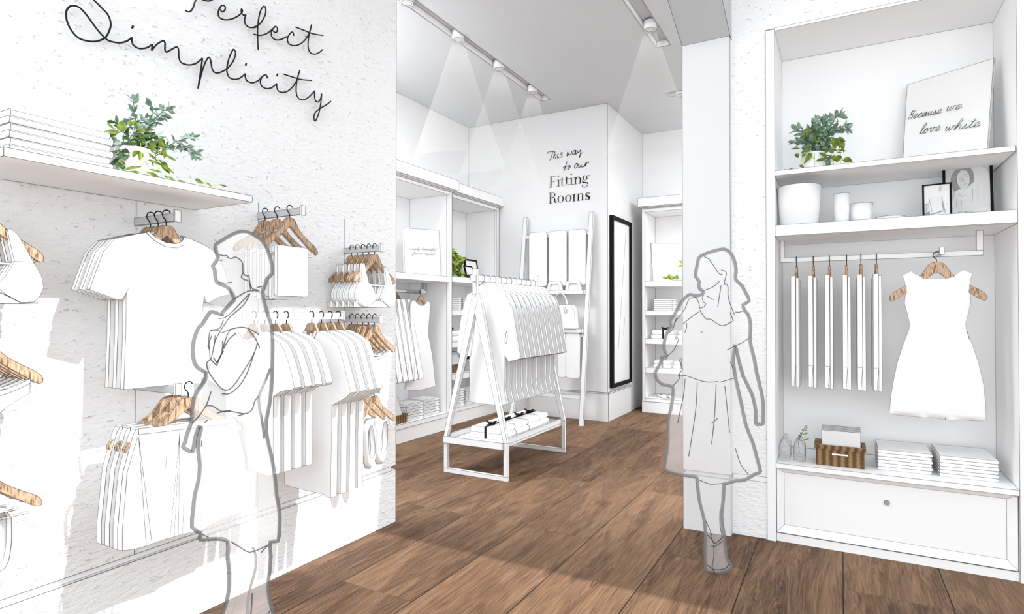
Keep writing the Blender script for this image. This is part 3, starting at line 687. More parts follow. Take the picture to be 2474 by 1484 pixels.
for grp, (px, hooks, z_) in enumerate(((t1, (1.685, 1.739, 1.796, 1.854), 0), (t5, (2.002, 2.063, 2.119, 2.174), 0))):
    base = hooks[0]; pw = pl('Y', base+.004, px)
    # centre the shirt below its hook
    zt = 1.280
    for i, y in enumerate(hooks):
        nm = 'short white shirt, %s of the left four on the middle wall bar' if grp == 0 else 'long white shirt, %s of the right four on the middle wall bar'
        o_ = ['nearest', 'second', 'third', 'farthest'][i]
        t = thing('t_shirt', nm % o_, 't-shirt', (XB, y, 1.0), 'short shirts on the wall bar' if grp == 0 else 'long shirts on the wall bar')
        n = len(pw); ty = .020
        # rounded slab: outer rim bevel so the sides catch light
        cx = sum(p[0] for p in pw)/n; cz = sum(p[1] for p in pw)/n
        MB().prism('Y', y+.004-.012, y+.004+.024, pw).build('shirt_body', ['white_fabric', 'line'], t, lr=.0009, ang=24)
        nk = pl('Y', base+.004, [(577, 806), (588, 824), (605, 828), (622, 822), (633, 803), (627, 802), (619, 816), (605, 821), (592, 817), (583, 803)] if grp == 0 else [(740, 800), (745, 816), (750, 822), (764, 818), (772, 800), (767, 798), (760, 812), (751, 815), (748, 811), (745, 798)])
        MB().prism('Y', y-.0105, y-.0083, nk).build('collar', ['white_fabric', 'line'], t, lr=.0007, ang=40)
        hanger_at('Y', y+.010, XB-.002, zt, 'wooden hanger with black hook of the %s %s shirt on the middle wall bar' % (o_, 'short' if grp == 0 else 'long'), 'hangers on the middle wall bar', bar=False, k=.93, hh=.056, flip=-1)
# ================================================================ display niche in the right wall
X0, X1, YF, YB = -.333, .766, 3.769, 4.272
t = thing('display_cabinet', 'tall white built-in display cabinet with shelves, hanging bar and drawer in the right wall', 'cabinet', (.21, 4.0, 0))
MB().box(X0-.048, X0, YF, YB, 0, 2.987).build('side_panel', 'white_paint', t, lr=.0010)
MB().box(X1, X1+.048, YF, YB, 0, 2.987).build('side_panel', 'white_paint', t, lr=.0010)
MB().box(X0-.048, X1+.048, YB, YB+.02, 0, 3.0).build('back_panel', 'white_paint', t, lr=0)
MB().box(X0, X1, YR-.0005, YB, 2.9832, 3.0).build('top_panel', 'white_paint', t, lr=.0009)
m_ = MB()
for a, b_ in (((X0, YB-.0005, .455), (X0, YB-.0005, 2.983)), ((X1, YB-.0005, .455), (X1, YB-.0005, 2.983)), ((X0, YB-.0005, 2.983), (X1, YB-.0005, 2.983)), ((X0, YB-.0005, .456), (X1, YB-.0005, .456))): m_.tube([a, b_], .0009, 4)
m_.build('seam', 'line', t, lr=0)
MB().box(X0+.0005, X1-.008, YF+.001, YB-.001, 2.128, 2.156).build('shelf', 'white_paint', t, lr=.0010)
MB().box(X0+.0005, X1-.0005, YF+.0, YB-.001, 1.775, 1.838).box(X0+.0005, X1-.0005, YF+.006, YB-.001, 1.771, 1.7749).build('shelf', 'white_paint', t, lr=.0010)
MB().box(X0+.0005, X1-.0005, YF, YB-.001, .427, .455).build('worktop', 'white_paint', t, lr=.0010)
MB().box(X0+.0005, X1-.0005, YF+.017, YB-.001, 0, .048).build('plinth', 'white_paint', t, lr=.0010)
# drawer front: bevelled frame around a recessed field
d = MB(); yo, yi = YF+.013, YF+.030
O = [(-.331, .053), (.761, .053), (.761, .4255), (-.331, .4255)]; I = [(-.292, .097), (.720, .097), (.720, .400), (-.292, .400)]
v = [(a, yo, b_) for a, b_ in O]+[(a, yi, b_) for a, b_ in I]+[(a, yi+.02, b_) for a, b_ in O]
d.add(v, [(0, 1, 5, 4), (1, 2, 6, 5), (2, 3, 7, 6), (3, 0, 4, 7), (4, 5, 6, 7), (0, 8, 9, 1), (1, 9, 10, 2), (2, 10, 11, 3), (3, 11, 8, 0), (8, 11, 10, 9)])
dr = d.build('drawer_front', 'white_paint', t, lr=.0009, ang=8)
k = MB(); kc = (.213, yi, .302); n = 28
v = [(kc[0]+.0125*math.cos(2*PI*j/n), yi-.0005, kc[2]+.0125*math.sin(2*PI*j/n)) for j in range(n)]+[(kc[0]+.0125*math.cos(2*PI*j/n), yi-.009, kc[2]+.0125*math.sin(2*PI*j/n)) for j in range(n)]
k.add(v, [(j, (j+1) % n, n+(j+1) % n, n+j) for j in range(n)]+[list(range(n, 2*n))]); kb = k.build('knob', ['knob_grey', 'line'], dr, lr=.0007)
kb['label'] = 'round grey drawer knob'
# hanging bar with brackets and one face-out arm
hb = thing('hanging_bar', 'white flat hanging bar with two brackets below the thick cabinet shelf', 'clothes rail', (.17, 4.02, 1.65))
MB().box(-.3245, .6705, 4.012, 4.028, 1.638, 1.665).build('bar', 'white_paint', hb, lr=.0009)
MB().box(-.3245, -.304, 4.011, 4.029, 1.6655, 1.7705).build('bracket', 'white_paint', hb, lr=.0009)
MB().box(.642, .6705, 4.011, 4.029, 1.6655, 1.7705).build('bracket', 'white_paint', hb, lr=.0009)
a_ = MB().box(.462, .476, 3.850, 4.0115, 1.640, 1.662); a_.box(.458, .480, 3.842, 3.8499, 1.636, 1.676); a_.build('face_out_arm', 'rail_white', hb, lr=.0009)
# six trousers edge-on
for i, x in enumerate((-.236, -.144, -.058, .031, .104, .181)):
    o_ = ['leftmost', 'second', 'third', 'fourth', 'fifth', 'rightmost'][i]
    hanger_at('X', x, 4.02, 1.610, 'wooden hanger seen edge-on, %s of six on the cabinet bar' % o_, 'hangers of the trousers in the cabinet', bar=False, k=.70, kz=.8)
    t = thing('folded_trousers', 'white trousers hanging edge-on, %s of six in the right cabinet' % o_, 'trousers', (x, 4.0, 1.2), 'trousers hanging in the cabinet')
    xo = x-.010; w_ = .012
    m = MB().add([(a, y, z) for y, z, wd in ((3.875, 1.545, .0115), (4.135, 1.520, .0115), (4.130, .900, .0125), (3.870, .895, .0125)) for a in (xo-wd, xo+wd)],
                 [(0, 1, 3, 2), (2, 3, 5, 4), (4, 5, 7, 6), (6, 7, 1, 0), (0, 2, 4, 6), (1, 7, 5, 3)])
    m.tube([(xo-.012, 3.8705, 1.02), (xo+.012, 3.8705, 1.02)], .0008, 4, 1); m.tube([(xo+.012, 3.870, 1.02), (xo+.004, 3.869, .90)], .0008, 4, 1)
    m.build('front_leg', ['white_fabric', 'line'], t, lr=.0009)
    m = MB().add([(a, y, z) for y, z, wd in ((3.895, 1.535, .007), (4.125, 1.515, .007), (4.120, .890, .008), (3.885, .888, .008)) for a in (x+.011-wd, x+.011+wd)],
                 [(0, 1, 3, 2), (2, 3, 5, 4), (4, 5, 7, 6), (6, 7, 1, 0), (0, 2, 4, 6), (1, 7, 5, 3)])
    m.build('rear_leg', ['white_fabric', 'line'], t, lr=.0009)
# dress on the face-out arm
YD = 3.868
hanger_at('Y', YD, .4475, 1.598, 'wooden hanger with black hook carrying the sleeveless dress', None, bar=False, k=1.28, hook='tall', hh=.056)
f5 = lambda L_: [(1860+a*.35046, 540+b_*.35135) for a, b_ in L_]
dp = pl('Y', YD-.012, f5([(975, 328), (1010, 352), (1060, 372), (1110, 382), (1160, 383), (1215, 376), (1265, 360), (1300, 342), (1335, 318), (1400, 345), (1385, 385), (1382, 460), (1387, 545), (1372, 615), (1352, 690), (1358, 740), (1400, 840), (1440, 960), (1476, 1110), (1490, 1240), (1494, 1358),
    (1450, 1360), (1394, 1358), (1330, 1352), (1265, 1356), (1208, 1350), (1150, 1341), (1110, 1336), (1070, 1340), (1003, 1330), (930, 1326), (870, 1318), (825, 1307), (835, 1200), (855, 1080), (880, 960), (920, 840), (962, 730), (966, 690), (950, 620), (930, 550), (938, 470), (932, 400), (915, 358)]))
t = thing('sleeveless_dress', 'white sleeveless dress with flared skirt hanging at the right of the cabinet', 'dress', (.45, YD, 1.2))
def relief(outline, ymid, depth, axis='Y', W=.05, grid=.014, mi=0, fn=None, amp=None):
    """closed, inflated body over an outline; front towards -axis. returns MB with faces, boundary kept"""
    pts = [Vector((a, b_)) for a, b_ in outline]; n = len(pts)
    segs = [(pts[i], pts[(i+1) % n]) for i in range(n)]
    def dist(p):
        b2 = 1e9
        for a, c_ in segs:
            e_ = c_-a; q = max(0, min(1, (p-a).dot(e_)/max(1e-12, e_.dot(e_)))); b2 = min(b2, (p-(a+e_*q)).length_squared)
        return math.sqrt(b2)
    def inside(p):
        c = False
        for a, b_ in segs:
            if (a.y > p.y) != (b_.y > p.y) and p.x < (b_.x-a.x)*(p.y-a.y)/(b_.y-a.y)+a.x: c = not c
        return c
    xs = [p.x for p in pts]; ys = [p.y for p in pts]; inner = []
    y = min(ys)+grid*.5; r = 0
    while y < max(ys):
        x = min(xs)+(grid*.5 if r % 2 else 0)
        while x < max(xs):
            p = Vector((x, y))
            if inside(p) and dist(p) > grid*.45: inner.append(p)
            x += grid
        y += grid*.87; r += 1
    allp = pts+inner
    vs, _, fs, *_r = delaunay_2d_cdt(allp, [(i, (i+1) % n) for i in range(n)], [], 1, 1e-7)
    hs = []
    for p in vs:
        d_ = dist(p); q = min(1, d_/W); h = depth*math.sqrt(max(0, 1-(1-q)**2))
        if d_ < 1e-5: h = 0
        hs.append(h)
    return vs, fs, hs, dist
vs, fs, hs, _ = relief(dp, 0, .030, W=.05, grid=.016)
def pleat(x, z):
    k = max(0, min(1, (1.05-z)/.25)); return .012*k*math.cos((x-.45)*46)+.006*k*math.cos((x-.3)*21)
m = MB(); n = len(vs)
fr = [(p.x, YD-.0005-h*.75-(pleat(p.x, p.y) if h > .004 else 0)*min(1, h/.02), p.y) for p, h in zip(vs, hs)]; bk = [(p.x, YD+.002+h*.3, p.y) for p, h in zip(vs, hs)]
m.add(fr+bk, [tuple(f) for f in fs]+[tuple(i+n for i in reversed(f)) for f in fs], line=False)
nb = len(dp); m.tube([(a, YD, b_) for a, b_ in dp], .0010, 5, 1, True)
for a, b_ in (((1208, 1332), (1210, 1352)), ((1394, 1346), (1396, 1360)), ((1360, 740), (1376, 800))):
    p, q = pl('Y', YD-.012, f5([a, b_])); m.tube([(p[0], YD-.012, p[1]), (q[0], YD-.012, q[1])], .0009, 4, 1)
m.build('dress_body', ['white_fabric', 'line'], t, lr=0, smooth=True)

# ---- top shelf: plant and print
rnd = random.Random(9)
pr = potted(-.137, 3.935, 2.1565, .050, .064, .115, 'green plant with grey green sprigs in a white pot on the top cabinet shelf')
Q = lambda x, y, Y=3.93: tuple(at(x, y, 'Y', Y))
P3 = lambda L_: [(1880+a*.11455, 250+b_*.11455) for a, b_ in L_]
fo = MB()
for Y, pts, mi, sz, st in ((3.93, [(850, 800), (980, 640), (1120, 480), (1200, 330), (1280, 260)], 0, .042, .012), (3.92, [(900, 760), (1050, 600), (1250, 520), (1400, 470)], 0, .044, .012), (3.93, [(1000, 700), (1200, 580), (1350, 580), (1470, 560)], 0, .030, .016),
    (3.95, [(850, 760), (930, 560), (990, 430), (1000, 330)], 0, .040, .011), (3.92, [(800, 850), (650, 720), (500, 620), (400, 560)], 0, .044, .012), (3.93, [(800, 860), (600, 830), (450, 830), (350, 820)], 0, .040, .013),
    (3.94, [(700, 800), (560, 640), (500, 540), (400, 490)], 0, .026, .018), (3.94, [(700, 750), (660, 640), (700, 560), (740, 520)], 0, .040, .010), (3.93, [(850, 850), (900, 980), (980, 1080), (1060, 1150)], 0, .044, .011),
    (3.92, [(800, 700), (860, 600), (900, 500), (830, 340)], 0, .034, .013), (3.92, [(750, 850), (780, 930), (760, 1010), (800, 1030)], 3, .03, .014)):
    spray(fo, [Q(a, b_, Y) for a, b_ in P3(pts)], sz, mi, rnd, st, width=.5)
for _ in range(130):
    c = at(*P3([(rnd.uniform(560, 1120), rnd.uniform(560, 1000))])[0], 'Y', rnd.uniform(3.89, 3.97))
    leaf(fo, c, (rnd.uniform(-1, 1), rnd.uniform(-.9, .3), rnd.uniform(-.5, 1)), (rnd.uniform(-1, 1), -1, rnd.uniform(-1, 1)), .038, .019, rnd.choice((0, 0, 0, 1, 3)))
for b_, e_, wd in (((1180, 740), (1215, 950), .050), ((1300, 700), (1390, 1040), .035), ((1290, 720), (1425, 800), .012), ((700, 940), (475, 1040), .030), ((705, 1045), (540, 1280), .030), ((1010, 1160), (785, 1215), .020), ((1130, 1110), (1250, 1235), .034), ((1300, 1090), (1245, 1240), .030),
    ((1400, 1150), (1580, 1245), .032), ((1350, 1185), (1490, 1245), .014), ((1240, 980), (1460, 1005), .012), ((1230, 1030), (1350, 1040), .010), ((470, 945), (240, 962), .012), ((380, 1060), (420, 1150), .028), ((500, 1100), (600, 1080), .026), ((450, 1300), (545, 1355), .020),
    ((980, 1300), (1115, 1295), .010), ((1170, 1040), (1030, 960), .030), ((1060, 1150), (860, 1030), .024), ((640, 520), (600, 700), .03), ((1270, 720), (1300, 950), .03), ((230, 1388), (320, 1380), .008), ((110, 1400), (175, 1397), .006)):
    (a1, a2), (c1, c2) = P3([b_, e_]); A = at(a1, a2, 'Y', 3.865); B = at(c1, c2, 'Y', 3.855)
    leaf(fo, A, B-A, (.2, -1, .4), (B-A).length, wd, 1, .04, heart=wd > .025)
for pts in ([(770, 1050), (772, 1335)], [(1165, 920), (1165, 1290)], [(1315, 1000), (1318, 1280)], [(505, 1040), (500, 1250), (470, 1300)], [(770, 1160), (700, 1100)], [(1350, 1180), (1280, 1210)]):
    fo.tube([Q(a, b_, 3.87) for a, b_ in P3(pts)], .0013, 5, 4)
fo.build('foliage', ['leaf_sage', 'leaf_olive', 'leaf_lime', 'leaf_deep', 'stem_green'], pr, lr=0)

# leaning print with script
GL = {
 'a': [[(0, .05), (.2, .25), (.7, .95), (.45, 1), (.15, .7), (.1, .25), (.3, .0), (.6, .3), (.76, .95), (.72, .3), (.85, .02), (1.08, .25)]], 'b': [[(0, .1), (.3, .8), (.5, 1.8), (.38, 2.1), (.22, 1.6), (.14, .5), (.3, .02), (.6, .15), (.7, .6), (.5, .85), (.38, .7), (.75, .7), (.95, .8)]],
 'c': [[(0, .1), (.18, .5), (.6, .95), (.72, .8)], [(.6, .95), (.3, .95), (.12, .5), (.25, .05), (.55, .02), (.9, .3)]], 'e': [[(0, .1), (.35, .35), (.6, .7), (.48, 1), (.22, .85), (.12, .4), (.32, .0), (.85, .3)]],
 'f': [[(0, .1), (.3, .7), (.55, 1.7), (.45, 2.1), (.28, 1.7), (.2, .5), (.12, -.9), (.3, -.6), (.3, 0), (.65, .25)]], 'h': [[(0, .1), (.35, 1.0), (.52, 1.85), (.4, 2.15), (.25, 1.6), (.12, 0)], [(.12, 0), (.3, .65), (.58, .95), (.7, .7), (.66, .2), (.8, .0), (1.05, .25)]],
 'i': [[(0, .1), (.28, .95), (.22, .3), (.36, .0), (.62, .25)], [(.36, 1.42), (.38, 1.52)]], 'l': [[(0, .1), (.32, 1.0), (.5, 1.85), (.38, 2.15), (.2, 1.6), (.12, .4), (.3, .0), (.58, .25)]],
 'm': [[(0, .7), (.14, .95), (.1, 0)], [(.1, 0), (.25, .7), (.42, .95), (.5, .7), (.45, 0)], [(.45, 0), (.62, .7), (.8, .95), (.88, .7), (.84, .15), (.98, .0), (1.2, .25)]], 'n': [[(0, .7), (.14, .95), (.1, 0)], [(.1, 0), (.3, .75), (.5, .95), (.58, .7), (.55, .15), (.68, .0), (.92, .25)]],
 'o': [[(0, .2), (.1, .5), (.35, .98), (.14, .8), (.08, .35), (.25, .0), (.5, .1), (.62, .55), (.45, .95), (.35, .98), (.5, .75), (.95, .85)]], 'p': [[(0, .6), (.18, 1), (.05, -.95)], [(.08, -.2), (.25, .7), (.5, 1), (.66, .75), (.55, .15), (.3, 0), (.14, .15)], [(.4, 0), (.9, .3)]],
 'r': [[(0, .1), (.22, .9), (.25, 1.1), (.3, .9), (.5, .88), (.44, .3), (.58, .0), (.8, .25)]], 's': [[(0, .1), (.3, .7), (.42, 1.05), (.4, .7), (.55, .3), (.38, .0), (.12, .12)], [(.38, 0), (.85, .3)]],
 't': [[(0, .1), (.3, .9), (.42, 1.75), (.3, .9), (.22, .3), (.36, .0), (.65, .3)], [(.1, 1.2), (.65, 1.35)]], 'u': [[(0, .5), (.14, .95), (.1, .3), (.28, .0), (.5, .3), (.62, .95), (.58, .3), (.7, .0), (.95, .3)]],
 'v': [[(0, .7), (.15, .95), (.2, .3), (.32, .0), (.52, .45), (.55, .95), (.5, .8), (.9, .85)]], 'w': [[(0, .6), (.14, .95), (.12, .3), (.26, .0), (.42, .35), (.5, .85), (.48, .3), (.62, .0), (.8, .4), (.84, .95), (.8, .8), (1.15, .9)]],
 'y': [[(0, .6), (.14, .95), (.12, .4), (.28, .1), (.48, .35), (.6, .95), (.5, 0), (.3, -.9), (.12, -.7), (.4, -.1), (.85, .3)]], ',': [[(.1, .1), (.02, -.3)]],
 'B': [[(.3, 1.9), (.12, .6), (0, 0)], [(.05, 1.5), (.35, 1.95), (.7, 1.8), (.65, 1.3), (.25, 1.05), (.65, .9), (.7, .4), (.4, 0), (-.1, .05)]], 'S': [[(.85, 1.6), (.65, 1.95), (.35, 1.7), (.5, 1.2), (.7, .7), (.5, .1), (.1, .05), (-.05, .4)], [(.5, .1), (.85, .0), (1.0, .2)]],
 'T': [[(-.25, 1.3), (-.2, 1.7), (.2, 1.85), (.9, 1.75)], [(.5, 2.0), (.3, .8), (.0, -.2)]]}
ADV = dict(a=1.06, b=.95, c=.88, e=.82, f=.62, h=1.03, i=.6, l=.56, m=1.18, n=.9, o=.92, p=.88, r=.78, s=.82, t=.62, u=.93, v=.88, w=1.12, y=.83, B=.95, S=1.0, T=.75)
def script(mb, txt, o, ux, uz, size, r, slant=.25, mi=0, stretch=1.0):
    """cursive text from origin o, along unit ux, up uz"""
    x = 0; o = Vector(o); ux = Vector(ux); uz = Vector(uz)
    for c in txt:
        if c == ' ': x += .62; continue
        for st in GL[c]:
            mb.tube([o+ux*size*stretch*(x+a+slant*b_)+uz*size*b_ for a, b_ in cr_spline(st, 4)], r, 5, mi)
        x += ADV.get(c, .5)
    return x
A, B, C_, D_ = at(2180, 383, 'Y', 4.0), at(2383, 366, 'Y', 4.0), at(2401, 140, 'Y', 4.225), at(2192, 205, 'Y', 4.235)
A = Vector((.300, 4.0, 2.1565)); B = Vector((.705, 4.0, 2.1565))
t = thing('leaning_print', 'large pale print reading Because we love white leaning on the top cabinet shelf', 'print', (.5, 4.05, 2.1565))
# right edge rises towards the back wall; board turned slightly
A = at(2180.5, 380, 'Z', 2.1565); A = Vector((A.x, A.y, 2.1565))
Yb = 4.06
def solve(px, py, z=None, Y=None):
    return at(px, py, 'Y', Y) if Y else at(px, py, 'Z', z)
A = Vector((at(2180, 386, 'Y', 4.095).x, 4.095, 2.157)); B = Vector((at(2384, 363, 'Y', 3.93).x, 3.93, 2.157))
n_ = (B-A).cross(Vector((0, 0, 1))).normalized()      # faces the room
C2 = at(2401, 141, 'Y', 4.055); D2 = at(2192, 205, 'Y', 4.205)
bt = -n_*.016 if n_.y < 0 else n_*.016
m = MB().poly([A, B, C2, D2], bt); m.build('board', ['board_print', 'line'], t, lr=.0010)
e = MB(); off = -bt*.03
e.poly([B+bt*.0+Vector((.0006, 0, 0)), B+bt*1.0+Vector((.0006, 0, 0)), C2+bt+Vector((.0006, 0, 0)), C2+Vector((.0006, 0, 0))], Vector((.003, 0, 0))); e.build('white_edge', 'white_paint', t, lr=.0008)
nn = (B-A).cross(D2-A).normalized(); nn = nn if nn.y < 0 else -nn
q = lambda x, y: on(x, y, A+nn*.0012, nn)
tx = MB()
f6 = lambda a, b_: (2160+a*.18868, 120+b_*.18868)
for txt, s_, e_, hgt, sk_ in (('Because', (178, 893), (600, 815), 53, .28), ('we', (655, 790), (858, 755), 58, .28), ('love', (320, 1085), (585, 1035), 62, .28), ('white', (640, 1045), (1097, 985), 62, .28)):
    p0, p1 = q(*f6(*s_)), q(*f6(*e_)); wu = sum(ADV[c] for c in txt); up_ = q(*f6(s_[0]+8, s_[1]-hgt))-p0
    ux = (p1-p0)/wu; script(tx, txt, p0, ux, up_, 1.0, .0012, slant=.25)
tx.build('lettering', 'ink', t, lr=0)

# ---- second shelf: vases, bowl, frames
def vase(cx, cy, z, r0, r1, h, name, label, cat, g=None, lr=.0009):
    t = thing(name, label, cat, (cx, cy, z), g)
    m = MB().lathe(cx, cy, [(0, z), (r0, z), (r1, z+h), (r1-.003, z+h), (r0-.003, z+.006), (0, z+.006)], 40)
    m.ring(cx, cy, r0, z+.001, lr, n=40); m.ring(cx, cy, r1, z+h, lr, n=40); m.build('body', ['white_paint', 'line'], t, lr=0, smooth=True); return t
vase(-.214, 3.905, 1.8385, .100, .1185, .235, 'planter', 'largest white tapered planter at the left end of the second cabinet shelf', 'pot')
vase(.007, 3.94, 1.8385, .035, .043, .178, 'vase', 'tall narrow white vase on the second cabinet shelf', 'vase')
vase(.103, 4.01, 1.8385, .053, .064, .122, 'vase', 'short wide white vase right of the tall narrow vase', 'vase')
vase(.248, 4.01, 1.8385, .050, .072, .036, 'bowl', 'shallow white bowl between the vases and the picture frames', 'bowl')
def frame(x0, x1, z0, z1, y0, y1, ya, label, fill, cat='picture frame', w=.010, th=.012, lean=.0, g='black picture frames on the second cabinet shelf'):
    """free standing frame; y0 at left, y1 at right bottom; top leans back"""
    t = thing('picture_frame', label, cat, ((x0+x1)/2, (y0+y1)/2, z0), g)
    O_ = Vector((x0, y0, z0)); U_ = Vector((x1-x0, y1-y0, 0)); wd = U_.length; U_.normalize(); V_ = Vector((0, lean, z1-z0)); hg = V_.length; V_.normalize(); Nn = U_.cross(V_).normalized()
    if Nn.y > 0: Nn = -Nn
    w3 = lambda a, b_, d=0: O_+U_*a+V_*b_+Nn*d
    m = MB()
    for a0, a1, b0, b1 in ((0, wd, 0, w*.6), (0, wd, hg-w*.8, hg), (0, w, w*.6, hg-w*.8), (wd-w, wd, w*.6, hg-w*.8)):
        m.poly([w3(a0, b0), w3(a1, b0), w3(a1, b1), w3(a0, b1)], -Nn*th, line=False)
    m.build('frame', 'black', t, lr=0)
    fill(t, w3, wd, hg, w, Nn); return t
def poly_on(m, w3, pts, d, mi, Nn): m.poly([w3(a, b_, d) for a, b_ in pts], -Nn*.0004, mi, line=False)
def portrait(t, w3, wd, hg, w, Nn):
    m = MB(); X = lambda u, v: (w+(wd-2*w)*u, w*.6+(hg-1.4*w)*v)
    R = lambda L_: cr_spline([X(*p) for p in L_], 4, True)
    poly_on(m, w3, [X(0, 0), X(1, 0), X(1, 1), X(0, 1)], -.004, 0, Nn)
    poly_on(m, w3, [X(.0, .19), X(1, .21), X(1, .96), X(0, .96)], -.0034, 1, Nn)
    poly_on(m, w3, R([(.62, .21), (.98, .22), (1, .4), (.99, .7), (.9, .92), (.6, .95), (.65, .6)]), -.0031, 4, Nn)
    poly_on(m, w3, R([(.18, .55), (.12, .75), (.2, .92), (.4, .955), (.6, .93), (.66, .75), (.6, .62), (.5, .55), (.35, .5)]), -.0028, 3, Nn)         # hair
    poly_on(m, w3, R([(.16, .20), (.2, .45), (.3, .56), (.5, .6), (.72, .72), (.8, .7), (.86, .5), (.84, .20)]), -.0025, 4, Nn)                       # knit cape
    poly_on(m, w3, R([(.27, .72), (.3, .88), (.42, .93), (.53, .86), (.55, .7), (.5, .6), (.42, .54), (.33, .6)]), -.0022, 2, Nn)                     # face
    poly_on(m, w3, R([(.2, .5), (.3, .56), (.42, .54), (.55, .55), (.52, .42), (.4, .34), (.26, .38)]), -.0019, 0, Nn)                                # scarf
    for pts in ([(.31, .74), (.36, .725), (.40, .75)], [(.45, .79), (.49, .79), (.53, .82)], [(.30, .77), (.36, .775), (.41, .78)], [(.43, .82), (.49, .85), (.53, .87)], [(.37, .645), (.43, .64), (.48, .675)], [(.42, .75), (.40, .70), (.42, .69)],
                [(.5, .58), (.56, .66)], [(.24, .22), (.26, .45)], [(.34, .21), (.36, .35)], [(.6, .3), (.62, .56)], [(.72, .3), (.73, .6)], [(.3, .5), (.36, .42), (.48, .44)]):
        m.tube([w3(*X(*p), -.0014) for p in cr_spline(pts, 3)], .0006, 4, 5)
    m.build('photograph', ['ph_light', 'ph_mid', 'ph_skin', 'ph_hair', 'ph_knit', 'ph_dark'], t, lr=0)
    T = MB(); x = .25; s_ = .0080; base = .128
    def bar(a0, b0, a1, b1, r=.0007): T.tube([w3(w+(wd-2*w)*x+a0*s_, hg*base+b0*s_, -.003), w3(w+(wd-2*w)*x+a1*s_, hg*base+b1*s_, -.003)], r, 4, 0)
    for c in 'ultimate':
        if c == 'u': bar(0, 1, 0, .2); bar(0, .2, .2, 0); bar(.2, 0, .6, .2); bar(.65, 1, .65, 0); x += .058
        elif c == 'l': bar(.1, 1.6, .1, 0); bar(-.1, 0, .3, 0, .0004); x += .034
        elif c == 't': bar(.2, 1.4, .2, .1); bar(.2, .05, .5, .1); bar(0, 1, .5, 1, .0005); x += .042
        elif c == 'i': bar(.1, 1, .1, 0); bar(-.1, 0, .3, 0, .0004); bar(.1, 1.35, .1, 1.45); x += .034
        elif c == 'm': bar(0, 1, 0, 0); bar(0, .9, .5, .9, .0005); bar(.5, .9, .5, 0); bar(.5, .9, 1, .9, .0005); bar(1, .9, 1, 0); x += .066
        elif c == 'a': bar(.55, 1, .55, 0); bar(.55, .9, .1, .95, .0005); bar(.5, .5, .05, .35); bar(.05, .35, .1, .05); bar(.1, .05, .5, .1, .0005); x += .05
        elif c == 'e': bar(.05, .5, .1, .9); bar(.1, .9, .5, .9, .0005); bar(.5, .9, .5, .5); bar(.5, .5, .05, .5, .0004); bar(.05, .5, .15, .05); bar(.15, .05, .55, .15, .0005); x += .05
    T.build('caption', 'ink_grey', t, lr=0)
def pouch_photo(t, w3, wd, hg, w, Nn):
    m = MB(); X = lambda u, v: (w+(wd-2*w)*u, w*.6+(hg-1.4*w)*v)
    poly_on(m, w3, [X(0, 0), X(1, 0), X(1, 1), X(0, 1)], -.004, 0, Nn)
    poly_on(m, w3, [X(0, .17), X(.25, .2), X(.2, .5), X(0, .45)], -.0035, 1, Nn)
    poly_on(m, w3, [X(0, .08), X(.2, .1), X(.8, .2), X(.8, .25), X(.2, .22), X(0, .17)], -.0032, 3, Nn)
    poly_on(m, w3, [X(.22, .13), X(.16, .6), X(.2, .68), X(.66, .66), X(.7, .22)], -.0029, 2, Nn)
    poly_on(m, w3, [X(.66, .66), X(.72, .6), X(.83, .15), X(.78, .12), X(.7, .22)], -.0026, 1, Nn)
    poly_on(m, w3, [X(.58, .82), X(.6, .96), X(.68, .97), X(.7, .85), X(.64, .78)], -.0026, 1, Nn)
    for pts in ([(.03, .45), (.1, .42), (.08, .25), (.02, .2)], [(.72, .5), (.76, .3), (.84, .16)], [(.7, .45), (.76, .2)], [(.86, .42), (.9, .38)], [(.8, .07), (.86, .06)], [(.2, .6), (.3, .2)], [(.63, .9), (.63, .82)]):
        m.tube([w3(*X(*p), -.0018) for p in cr_spline(pts, 3)], .0008, 4, 3)
    m.build('photograph', ['ph_light', 'ph_mid', 'ph_knit', 'ph_dark'], t, lr=0)
frame(.503, .723, 1.8385, 2.150, 4.06, 4.04, 0, 'large black-framed grey photograph of a person in a scarf on the second cabinet shelf', portrait, w=.013, lean=.03)
frame(.396, .527, 1.8385, 2.035, 3.95, 3.935, 0, 'small black-framed photograph of a pouch in front of the large frame', pouch_photo, w=.009, lean=.02)

# ---- worktop: bottles, basket with cards, folded stacks
def bottle(x, y, label):
    z = .4555; t = thing('glass_bottle', label, 'bottle', (x, y, z), 'clear glass bottles on the worktop')
    prof = [(.030, 0), (.031, .004), (.031, .072), (.029, .082), (.022, .096), (.013, .106), (.009, .116), (.0085, .124)]
    m = MB().lathe(x, y, [(0, z)]+[(r, z+h) for r, h in prof], 28); m.build('bottle_glass', 'glass_clear', t, lr=0, smooth=True)
    m = MB(); m.ring(x, y, .0305, z+.001, .0006, 0); m.ring(x, y, .0085, z+.124, .0006, 0)
    rd = Vector((x, y, 0))-Vector((0, 0, 0)); rd.normalize(); sd = Vector((rd.y, -rd.x, 0))
    for s_ in (1, -1): m.tube([(x+sd.x*r*s_, y+sd.y*r*s_, z+h) for r, h in prof], .0007, 4, 0)
    m.build('glass_rim', 'line', t, lr=0)
    m = MB().lathe(x, y, [(0, z+.004), (.028, z+.004), (.028, z+.022), (0, z+.022)], 24); m.build('water', 'glass_water', t, lr=0, smooth=True)
    return t
for i, (x, y) in enumerate(((-.297, 3.880), (-.2985, 3.955), (-.300, 4.030), (-.217, 3.893), (-.2195, 3.965), (-.222, 4.037))):
    bottle(x, y, 'small clear glass bottle, %s of the %s three on the cabinet worktop' % (['front', 'middle', 'rear'][i % 3], 'left' if i < 3 else 'right'))
tw = thing('leafy_twig', 'dark twig with narrow green leaves standing in a glass bottle', 'twig', (-.217, 3.893, .5))
